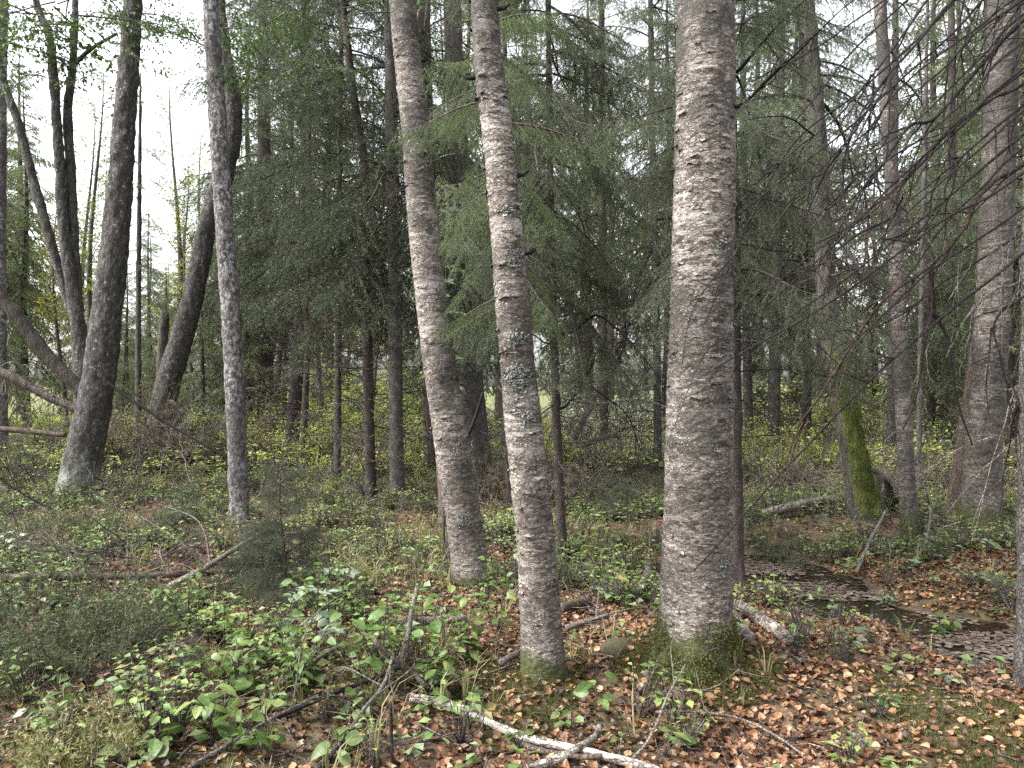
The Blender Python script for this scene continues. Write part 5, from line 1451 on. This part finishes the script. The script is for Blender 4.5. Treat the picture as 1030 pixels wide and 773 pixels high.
def moss_mask(x, y):
    m = n2(x, y, 1.5, 31, 4)
    b = np.exp(-((x - 0.98) ** 2 + (y - 3.95) ** 2) / 0.10) * 0.35 + np.exp(-((x - 0.02) ** 2 + (y - 3.75) ** 2) / 0.09) * 0.22 + np.exp(-((x - 2.3) ** 2 + (y - 3.4) ** 2) / 0.15) * 0.2
    return m + b
def litter_d(x, y):
    right = 1 / (1 + np.exp(-(x - (-0.25 * (y - 3) + 0.1)) / 0.25))
    near = np.where(y < 7.5, 0.55 + 0.45 * right, 0.30 + 0.3 * np.exp(-((x + 1.6) ** 2 + (y - 9) ** 2) / 3.0))
    near = near * (0.45 + 0.9 * n2(x, y, 2.0, 33))
    near = np.where(y > 10, near * np.clip(1 - (y - 10) / 8, 0.08, 1), near)
    near = near * np.where(moss_mask(x, y) > 0.60, 0.5, 1.0)
    return np.where(gh(x, y) < WATER_Z + 0.01, 0.0, near)
def litter_leaf(curl, fold, wd):
    V = np.array([(-0.5, 0, curl), (-0.2, wd, fold), (0.2, wd * 0.8, fold), (0.5, 0, curl * 1.3), (0.2, -wd * 0.8, fold), (-0.2, -wd, fold * 0.7), (0, 0, 0)])
    T = np.array([(6, 1, 0), (6, 2, 1), (6, 3, 2), (6, 4, 3), (6, 5, 4), (6, 0, 5)])
    return V, T[:, ::-1], np.zeros(6, int)
LL = [litter_leaf(0.35, 0.3, 0.36), litter_leaf(-0.25, -0.3, 0.4), litter_leaf(0.12, 0.10, 0.34), litter_leaf(0.05, 0.22, 0.38), litter_leaf(0.25, 0.02, 0.40), litter_leaf(-0.1, -0.15, 0.36), litter_leaf(0.02, 0.03, 0.42)]
def litter():
    g = G()
    for (n, y0, y1, s, sd) in ((60000, 2.4, 7.5, (0.012, 0.054), 1), (16000, 7.5, 18, (0.03, 0.055), 2)):
        xy = scatter(n, y0, y1, litter_d, 700 + sd)
        A = mats_at(xy, s, 0.38, 0.022, 710 + sd)
        k = np.random.default_rng(sd).integers(0, len(LL), len(xy))
        for i, t in enumerate(LL):
            bake(g, t, A[k == i])
    tag(g.build('leaf_litter', M['litter'], smooth=False), 'fallen copper birch leaves covering the forest floor', kind='stuff')
litter()
def water_leaves():
    g = G()
    def dn(x, y):
        z = gh(x, y)
        return np.where((z < WATER_Z + 0.01), np.clip((n2(x, y, 2.4, 51) - 0.43) * 9, 0.03, 1), 0)
    xy = scatter(4200, 4.2, 7.8, dn, 720)
    A = mats_at(xy, (0.03, 0.055), 0.04, 0, 721)
    A[:, 2, 3] = WATER_Z + 0.004 + 0.004 * np.random.default_rng(1).random(len(A))
    flat = litter_leaf(0.02, 0.02, 0.40)
    bake(g, flat, A)
    tag(g.build('floating_leaves', M['wetleaf'], smooth=False), 'pale wet leaves floating on the dark water', kind='stuff')
water_leaves()
def twig_litter():
    g = G()
    t = []
    q = np.random.default_rng(3)
    for i in range(5):
        p = np.cumsum(np.vstack([np.zeros(3), np.column_stack([np.full(5, 0.2), q.normal(size=5) * 0.035, q.normal(size=5) * 0.02])]), 0) - [0.5, 0, 0]
        V, T = tube(p, np.linspace(0.011, 0.005, 6), 4, False)
        t.append((V, T, np.full(len(T), i % 2)))
    xy = scatter(4600, 2.5, 12, lambda x, y: 0.35 + 0 * x + 0.65 * (x < 0.6) * (y < 8), 730)
    A = mats_at(xy, (0.10, 0.42), 0.16, 0.05, 731)
    k = q.integers(0, 5, len(xy))
    for i in range(5): bake(g, t[i], A[k == i])
    tag(g.build('twig_litter', [M['twig'], M['paletwig']]), 'small dead twigs littering the forest floor', kind='stuff')
twig_litter()
def dead_undergrowth():
    g = G(); q = np.random.default_rng(17)
    for (n, y0, y1, T_, s, sd) in ((300, 5, 10, DEAD, (0.3, 0.7), 1), (800, 9, 22, DEAD_FAR, (0.5, 1.4), 2)):
        xy = scatter(n, y0, y1, lambda x, y: np.clip((n2(x, y, 0.5, 71) - 0.35) * 5, 0.08, 1) * np.where(gh(x, y) < WATER_Z + 0.03, 0, 1), 790 + sd)
        k = q.integers(0, len(T_), len(xy))
        for i in range(len(xy)):
            z = gh1(*xy[i]); ss = s[0] + (s[1] - s[0]) * q.random()
            bake(g, (T_[k[i]][0], T_[k[i]][1], T_[k[i]][2] + int(q.integers(0, 3))), xf((xy[i][0], xy[i][1], z - 0.02), q.random() * 6.28, -0.15 - 1.1 * q.random() ** 1.5, q.random() * 6.28, ss)[None])
    tag(g.build('dead_undergrowth', [M['twig'], M['paletwig'], M['deadwood']]), 'tangled dead twigs standing in the undergrowth', kind='stuff')
dead_undergrowth()
def moss():
    g = G(); q = np.random.default_rng(9)
    bl = G()
    for k in range(16):
        a = q.random() * 6.28; rr = 0.5 * math.sqrt(q.random())
        b = np.array([math.cos(a) * rr, math.sin(a) * rr, -0.1]); d0 = np.array([q.normal() * 0.35, q.normal() * 0.35, 0.5 + 0.5 * q.random()])
        sd = nrm(np.cross(d0, q.normal(size=3))) * 0.09
        bl.add([b - sd, b + sd, b + d0], [(0, 1, 2)])
    t = bl.arr()
    def dn(x, y):
        return np.where((moss_mask(x, y) > 0.58) & (gh(x, y) > WATER_Z + 0.03), np.clip((moss_mask(x, y) - 0.56) * 12, 0, 1), 0) * np.where(x < -0.3, 0.45, 1)
    xy = scatter(24000, 2.5, 9, dn, 740)
    bake(g, t, mats_at(xy, (0.012, 0.028), 0.3, 0.006, 741))
    # round the foot of the thickest birch
    th = q.random(5200) * 2 * np.pi; rr = 0.20 + 0.24 * q.random(5200) ** 1.6
    xb, yb = TREES['B3'][0].location[0], TREES['B3'][0].location[1]
    xy = np.stack([xb + np.cos(th) * rr, yb + np.sin(th) * rr], -1)
    bake(g, t, mats_at(xy, (0.012, 0.026), 0.4, 0.012, 742))
    tag(g.build('moss', M['moss'], smooth=False), 'cushions of olive green moss on the ground', kind='stuff')
moss()
def trunk_moss(key, n, zmax, sel, seed, nm='moss_cover', s=(0.008, 0.017), mat='moss'):
    """short moss growing on the actual bark surface near the foot"""
    rt, fr = TREES[key]; p = fr[0]
    V = TRUNK_V[key]; z0 = p[0][2]
    q = np.random.default_rng(seed); g = G()
    V = V[V[:, 2] < zmax]
    ax = np.stack([np.interp(V[:, 2], p[:, 2], p[:, 0]), np.interp(V[:, 2], p[:, 2], p[:, 1])], -1)
    rd = nrm(np.column_stack([V[:, :2] - ax, np.zeros(len(V))]))
    hz = np.clip((V[:, 2] - z0) / (zmax - z0), 0, 1)
    patch = fbm(V * 9.0, 3, seed)
    w = np.clip(1.15 - hz ** sel[1], 0.05, 1) * np.clip((patch - 0.36) * 6, 0.03, 1) * np.clip(rd[:, 0] * sel[0] - rd[:, 1] * sel[2] + 0.35, 0.02, 1)
    idx = q.choice(len(V), n, p=w / w.sum())
    m = 6
    c = np.repeat(V[idx], m, 0) + q.normal(size=(n * m, 3)) * np.array([0.012, 0.012, 0.02])
    d0 = nrm(np.repeat(rd[idx], m, 0) + q.normal(size=(n * m, 3)) * 0.6 + [0, 0, -0.15]) * (s[0] + (s[1] - s[0]) * q.random((n * m, 1)))
    sd = nrm(np.cross(d0, q.normal(size=(n * m, 3)))) * 0.003
    g.add(np.stack([c - sd, c + sd, c + d0], 1).reshape(-1, 3), np.arange(3 * n * m).reshape(-1, 3))
    g.build(nm, M[mat], rt, np.array(rt.location), smooth=False)
trunk_moss('B3', 2600, 0.34, (0.0, 0.8, 0.3), 1)
trunk_moss('r1', 5500, 1.9, (0.7, 4.0, 0.35), 2, s=(0.008, 0.02), mat='moss_bright')
trunk_moss('m2', 250, 0.35, (0.0, 1.3, 0.3), 3, s=(0.03, 0.06))
trunk_moss('r2', 200, 0.25, (0.0, 1.5, 0.25), 4, s=(0.02, 0.04))
trunk_moss('m10', 500, 0.45, (0.6, 1.3, 0.5), 5, s=(0.02, 0.05))

def tuft(nb, h, seed, w=0.03, m=0):
    q = np.random.default_rng(seed); g = G()
    for k in range(nb):
        a = q.random() * 6.28
        o = np.array([math.cos(a), math.sin(a), 0])
        b = o * 0.15 * q.random()
        hh = h * (0.5 + 0.6 * q.random()); ln = 0.35 + 0.5 * q.random()
        mid = b + o * ln * 0.3 * hh + [0, 0, hh * 0.65]; e = b + o * ln * hh + [0, 0, hh * (0.75 + 0.25 * q.random())]
        sd = np.array([-o[1], o[0], 0]) * w
        g.add([b - sd, b + sd, mid + sd * 0.8, mid - sd * 0.8, e], [(0, 1, 2), (0, 2, 3), (3, 2, 4)], m)
    return g.arr()
def grasses():
    T5 = [tuft(9, 1.0, 800 + i, 0.016) for i in range(4)]
    g = G()
    def dn(x, y):
        k = np.clip((n2(x, y, 0.8, 61) - 0.42) * 6, 0.03, 1) * (1 - 0.85 * litter_d(x, y))
        return np.where(gh(x, y) < WATER_Z + 0.02, 0, k) * np.where((x > 0) & (y < 6.5), 0.15, np.where(y < 5.5, 0.45, 1))
    xy = scatter(4500, 2.6, 13, dn, 750)
    A = mats_at(xy, (0.06, 0.24), 0.25, 0, 751); k = np.random.default_rng(2).integers(0, 4, len(xy))
    for i in range(4): bake(g, T5[i], A[k == i])
    tag(g.build('grass', M['grass'], smooth=False), 'thin dull grass and sedge tufts on the forest floor', kind='stuff')
    g = G()
    T6 = [tuft(12, 1.0, 810 + i, 0.016) for i in range(4)]
    xy = scatter(8000, 13, 32, lambda x, y: np.clip((n2(x, y, 0.5, 62) - 0.3) * 4, 0.1, 1), 752)
    A = mats_at(xy, (0.18, 0.5), 0.25, 0, 753); k = np.random.default_rng(2).integers(0, 4, len(xy))
    for i in range(4): bake(g, T6[i], A[k == i])
    tag(g.build('meadow_grass', M['meadow'], smooth=False), 'bright yellow-green grass in the clearing beyond', kind='stuff')
grasses()
def low_herbs():
    q = np.random.default_rng(4)
    def plant(n, h, ls, seed):
        r = np.random.default_rng(seed); g = G()
        for k in range(n):
            a = r.random() * 6.28; rr = 0.5 * r.random()
            e = np.array([math.cos(a) * rr, math.sin(a) * rr, h * (0.4 + 0.6 * r.random())])
            g.add(*tube(np.stack([np.array([0, 0, -0.05]), e * [0.6, 0.6, 0.6], e]), np.array([0.012, 0.01, 0.008]), 3, False), 0)
            put_leaf(g, e, np.array([math.cos(a + r.normal() * 0.6), math.sin(a + r.normal() * 0.6), 0.05]), ls * (0.6 + 0.7 * r.random()), r, True)
        return g.arr()
    TH = [plant(6, 0.6, 0.42, 820 + i) for i in range(5)]
    TB = [plant(22, 1.0, 0.17, 830 + i) for i in range(5)]
    def dn(x, y):
        k = np.clip((n2(x, y, 1.1, 63) - 0.38) * 6, 0.04, 1)
        k = k * np.where(pond_dist(x, y) < 0.8, 0.35, 1)
        return np.where(gh(x, y) < WATER_Z + 0.02, 0, k) * np.where((x > -0.2) & (y < 5.5), 0.16, np.where(y < 5, 0.55, 1))
    for nm, T_, n, y0, y1, s, mat, lab, sd in (('low_herbs', TH, 2300, 2.6, 10, (0.09, 0.2), 'herb', 'small broad-leaved herbs scattered over the forest floor', 1),
                                         ('bilberry_cover', TB, 2700, 3.0, 14, (0.12, 0.28), 'bilberry', 'low bilberry scrub covering the ground among the trees', 2)):
        g = G()
        xy = scatter(n, y0, y1, dn, 760 + sd)
        A = mats_at(xy, s, 0.15, 0, 770 + sd); k = q.integers(0, 5, len(xy))
        for i in range(5): bake(g, T_[i], A[k == i])
        tag(g.build(nm, [M['twig'], M[mat]], smooth=False), lab, kind='stuff')
    g = G()
    xy = scatter(2600, 12, 27, lambda x, y: np.clip((n2(x, y, 0.6, 65) - 0.35) * 4, 0.05, 1), 780)
    A = mats_at(xy, (0.22, 0.6), 0.15, 0, 781); k = q.integers(0, 5, len(xy))
    for i in range(5): bake(g, TB[i], A[k == i])
    tag(g.build('undergrowth', [M['twig'], M['bush']], smooth=False), 'mass of light green undergrowth beyond the nearer trees', kind='stuff')
low_herbs()
